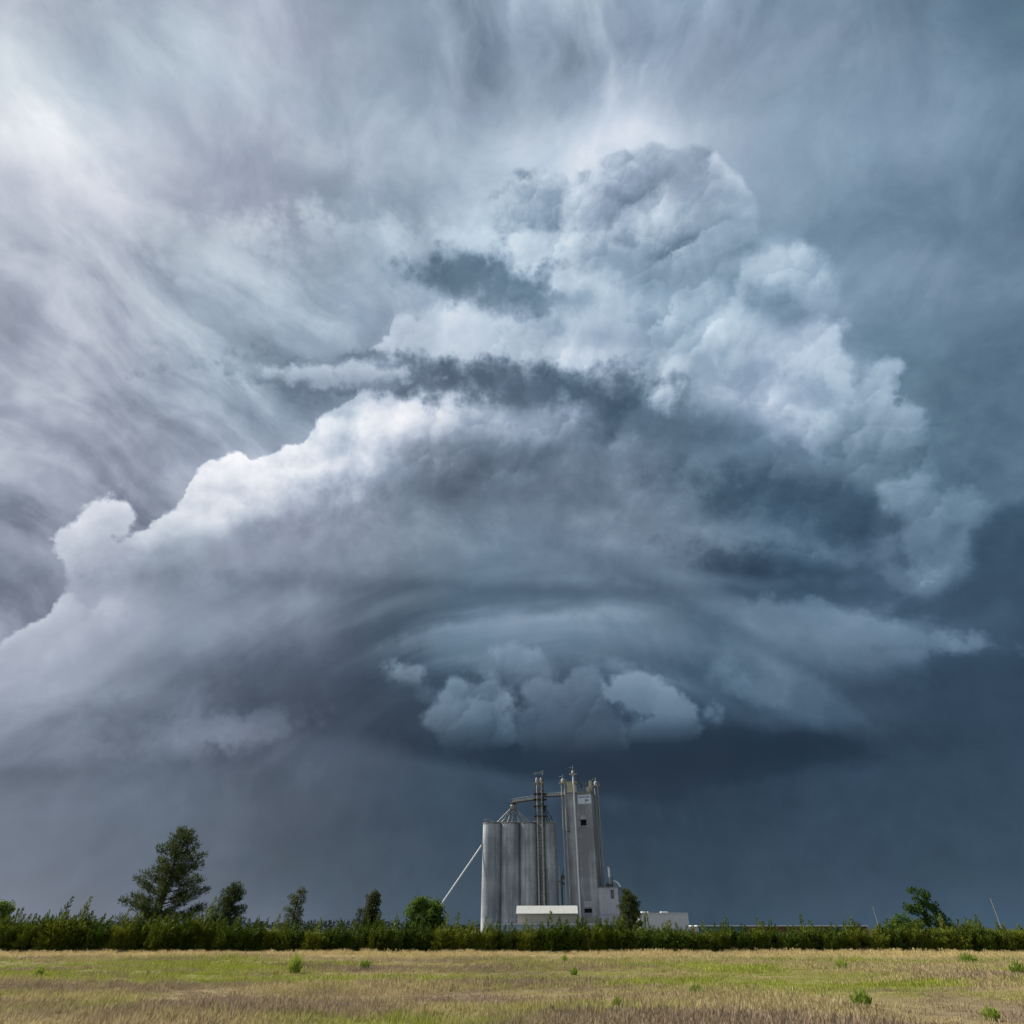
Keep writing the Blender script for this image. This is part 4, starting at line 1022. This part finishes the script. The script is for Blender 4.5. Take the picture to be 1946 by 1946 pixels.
# bare twigs of a leafless shrub at the left
bt = thing('bare_shrub', 'leafless grey twiggy shrub rising out of the hedge at the left', 'shrub', (-40.8, 69.0, 0))
mb = MB(); rg = random.Random(2)
for _ in range(60):
    a = rg.uniform(-.7, .7); L = rg.uniform(1.9, 3.0); p0 = Vector((rg.uniform(-.4, .4), 0, 0)); p1 = p0 + Vector((math.sin(a) * L * .5, rg.uniform(-.4, .4), L * .7)); p2 = p1 + Vector((math.sin(a) * L * .25 + rg.uniform(-.2, .2), rg.uniform(-.2, .2), L * .32))
    mb.tube(p0, p1, .022, .014, n=4, cap=False); mb.tube(p1, p2, .014, .006, n=4, cap=False)
mb.build('twigs', M['wood'], bt)

# far wood on the horizon, one mass
rg = random.Random(77); v = []; f = []
for i in range(520):
    x = rg.uniform(-420, 60); y = rg.uniform(470, 500); hgt = 3.2 + 1.6 * (mnoise.noise(Vector((x * .012, 0, 0))) + .5) + (1.6 if x < -60 else 0)
    ball(v, f, (x, y, hgt * .5), hgt * .62, 26, 1.5, .9, rg, .1, .8)
o = link('far_wood', leaf_mesh('far_wood', v, f, M['farwood']), None, 'stuff')
o['label'] = 'dark line of distant trees along the horizon'; o['category'] = 'trees'

# ------------------------------------------------------------------ grass of the field
tuft_col = bpy.data.collections.new('grass_tufts')
def tuft(seed, n, h, spread, bend, head):
    rg = random.Random(seed); v = []; f = []
    for _ in range(n):
        a = rg.uniform(0, 6.28); q = spread * rg.random() ** .6
        p = Vector((math.cos(a) * q, math.sin(a) * q, -.03)); hh_ = h * rg.uniform(.5, 1.15)
        d = Vector((math.cos(a) * .22 + bend + rg.uniform(-.2, .2), math.sin(a) * .22 + rg.uniform(-.2, .2), 1.0)).normalized()
        w = Vector((rg.uniform(-1, 1), rg.uniform(-1, 1), 0)).normalized() * rg.uniform(.005, .010)
        m1 = p + d * hh_ * .55; m2 = p + d * hh_ + Vector((bend * hh_ * .6, 0, -.04))
        b = len(v); v += [tuple(p - w), tuple(p + w), tuple(m1 + w * .8), tuple(m1 - w * .8), tuple(m2)]
        f += [(b, b + 1, b + 2, b + 3), (b + 3, b + 2, b + 4)]
        if head and rg.random() < head:
            b = len(v); e = m2 + d * .09; w2 = w.normalized() * .012
            v += [tuple(m2 - d * .02), tuple(m2 + d * .03 + w2), tuple(e), tuple(m2 + d * .03 - w2)]; f.append((b, b + 1, b + 2, b + 3))
    me = bpy.data.meshes.new('tuft'); me.from_pydata(v, [], f); me.update(); me.materials.append(M['grass'])
    o = bpy.data.objects.new('tuft_%d' % seed, me); tuft_col.objects.link(o)
for i, (n, h, sp_, bd, hd) in enumerate([(40, .09, .25, .10, 0), (34, .12, .23, .14, .4), (24, .17, .19, .16, .8), (42, .07, .30, .08, 0), (28, .14, .19, .20, .5), (20, .25, .15, .16, .9)]):
    tuft(i, n, h, sp_, bd, hd)
rg = random.Random(5); pv = []; rot = []; scl = []; idx = []
y = 13.0
while y < 66.4:
    step = .135 + .0042 * (y - 13)
    half = 9 + y * .73 + 3
    n = int(2 * half / (step * 1.25))
    for _ in range(n):
        x = rg.uniform(-half, half); yy = y + rg.uniform(0, step)
        if rg.random() < .12: continue
        patch = mnoise.noise(Vector((x * .12, yy * .18, 5.0)))
        pv.append((x, yy, ground_z(x, yy)))
        rot.append((rg.uniform(-.1, .1), rg.uniform(-.1, .1), rg.uniform(-1.4, 1.4)))
        s = (.75 + .5 * rg.random()) * (1 + .5 * patch)
        if yy > 62.5 + mnoise.noise(Vector((x * .2, 0, 1))) * 2: s *= 1.05; k = rg.choice((2, 4, 4, 5))
        else: k = rg.choice((0, 0, 1, 1, 3, 3, 4, 2) if patch > -.1 else (0, 3, 3, 3, 1))
        scl.append(s * (1 + .006 * (yy - 13))); idx.append(k)
    y += step
me = bpy.data.meshes.new('field_grass'); me.from_pydata(pv, [], [])
a_ = me.attributes.new('rot', 'FLOAT_VECTOR', 'POINT'); a_.data.foreach_set('vector', [c for r in rot for c in r])
a_ = me.attributes.new('scl', 'FLOAT', 'POINT'); a_.data.foreach_set('value', scl)
a_ = me.attributes.new('idx', 'INT', 'POINT'); a_.data.foreach_set('value', idx)
fg = link('field_grass', me, None, 'stuff')
fg['label'] = 'dry straw, green and brown grass covering the field'; fg['category'] = 'grass'
gt = bpy.data.node_groups.new('grass_scatter', 'GeometryNodeTree')
gt.interface.new_socket('Geometry', in_out='INPUT', socket_type='NodeSocketGeometry'); gt.interface.new_socket('Geometry', in_out='OUTPUT', socket_type='NodeSocketGeometry')
gi = gt.nodes.new('NodeGroupInput'); go = gt.nodes.new('NodeGroupOutput')
ci = gt.nodes.new('GeometryNodeCollectionInfo'); ci.inputs['Collection'].default_value = tuft_col; ci.inputs['Separate Children'].default_value = True; ci.inputs['Reset Children'].default_value = True
ip = gt.nodes.new('GeometryNodeInstanceOnPoints'); ip.inputs['Pick Instance'].default_value = True
def attr(nm, ty):
    n = gt.nodes.new('GeometryNodeInputNamedAttribute'); n.data_type = ty; n.inputs['Name'].default_value = nm; return n.outputs['Attribute']
gt.links.new(gi.outputs[0], ip.inputs['Points']); gt.links.new(ci.outputs[0], ip.inputs['Instance'])
gt.links.new(attr('idx', 'INT'), ip.inputs['Instance Index']); gt.links.new(attr('rot', 'FLOAT_VECTOR'), ip.inputs['Rotation']); gt.links.new(attr('scl', 'FLOAT'), ip.inputs['Scale'])
gt.links.new(ip.outputs[0], go.inputs[0])
md = fg.modifiers.new('scatter', 'NODES'); md.node_group = gt

# green weed clumps that stand out of the grass
def weed(label, x, y, h, r, seed):
    rg = random.Random(seed); v = []; f = []
    for _ in range(int(260 * r / .5)):
        a = rg.uniform(0, 6.28); q = r * rg.random() ** .6; hh_ = h * (1.05 - .5 * (q / r) ** 2) * rg.uniform(.5, 1.0)
        p = Vector((math.cos(a) * q * .6, math.sin(a) * q * .6, -.02))
        d = Vector((math.cos(a) * q * .8 / max(h, .1) + .1, math.sin(a) * q * .8 / max(h, .1), 1))
        for t in (.0, .45, .75):
            card(v, f, p + d * hh_ * t, d + Vector((rg.uniform(-.5, .5), rg.uniform(-.5, .5), .2)), hh_ * .5, .035, rg)
    o = link('weed_clump', leaf_mesh('weed_clump', v, f, M['weed'])); o.location = (x, y, ground_z(x, y)); tag(o, label, 'weed', 'green weed clumps in the field')
weed('broad bright green weed clump, the largest, in the left middle of the field', -10.92, 38.07, 0.8, 0.42, 100)
weed('small green weed clump right of the largest one', -7.87, 40.44, 0.45, 0.3, 101)
weed('low green weed clump near the hedge at the far right', 29.58, 49.02, 0.5, 0.6, 102)
weed('green weed clump in the right foreground with dark leaves', 9.16, 20.46, 0.42, 0.26, 103)
weed('yellow green weed clump in the right middle of the field', 18.01, 41.47, 0.4, 0.35, 104)
weed('small upright weed in the centre foreground', 2.74, 20.34, 0.32, 0.12, 105)
weed('small green weed right of the field centre', 5.87, 24.57, 0.3, 0.25, 106)
weed('weed clump close to the bottom right corner', 11.41, 18.70, 0.3, 0.2, 107)
weed('narrow green weed at the right edge of the field', 22.18, 33.42, 0.6, 0.3, 108)
weed('tiny green weed at the far middle left of the field centre', 3.01, 37.21, 0.3, 0.2, 109)
weed('dark slender weed in the distance right of the silo row', 3.38, 49.02, 0.45, 0.2, 110)
weed('small green weed at the left edge of the field', -21.2, 34.11, 0.4, 0.25, 111)
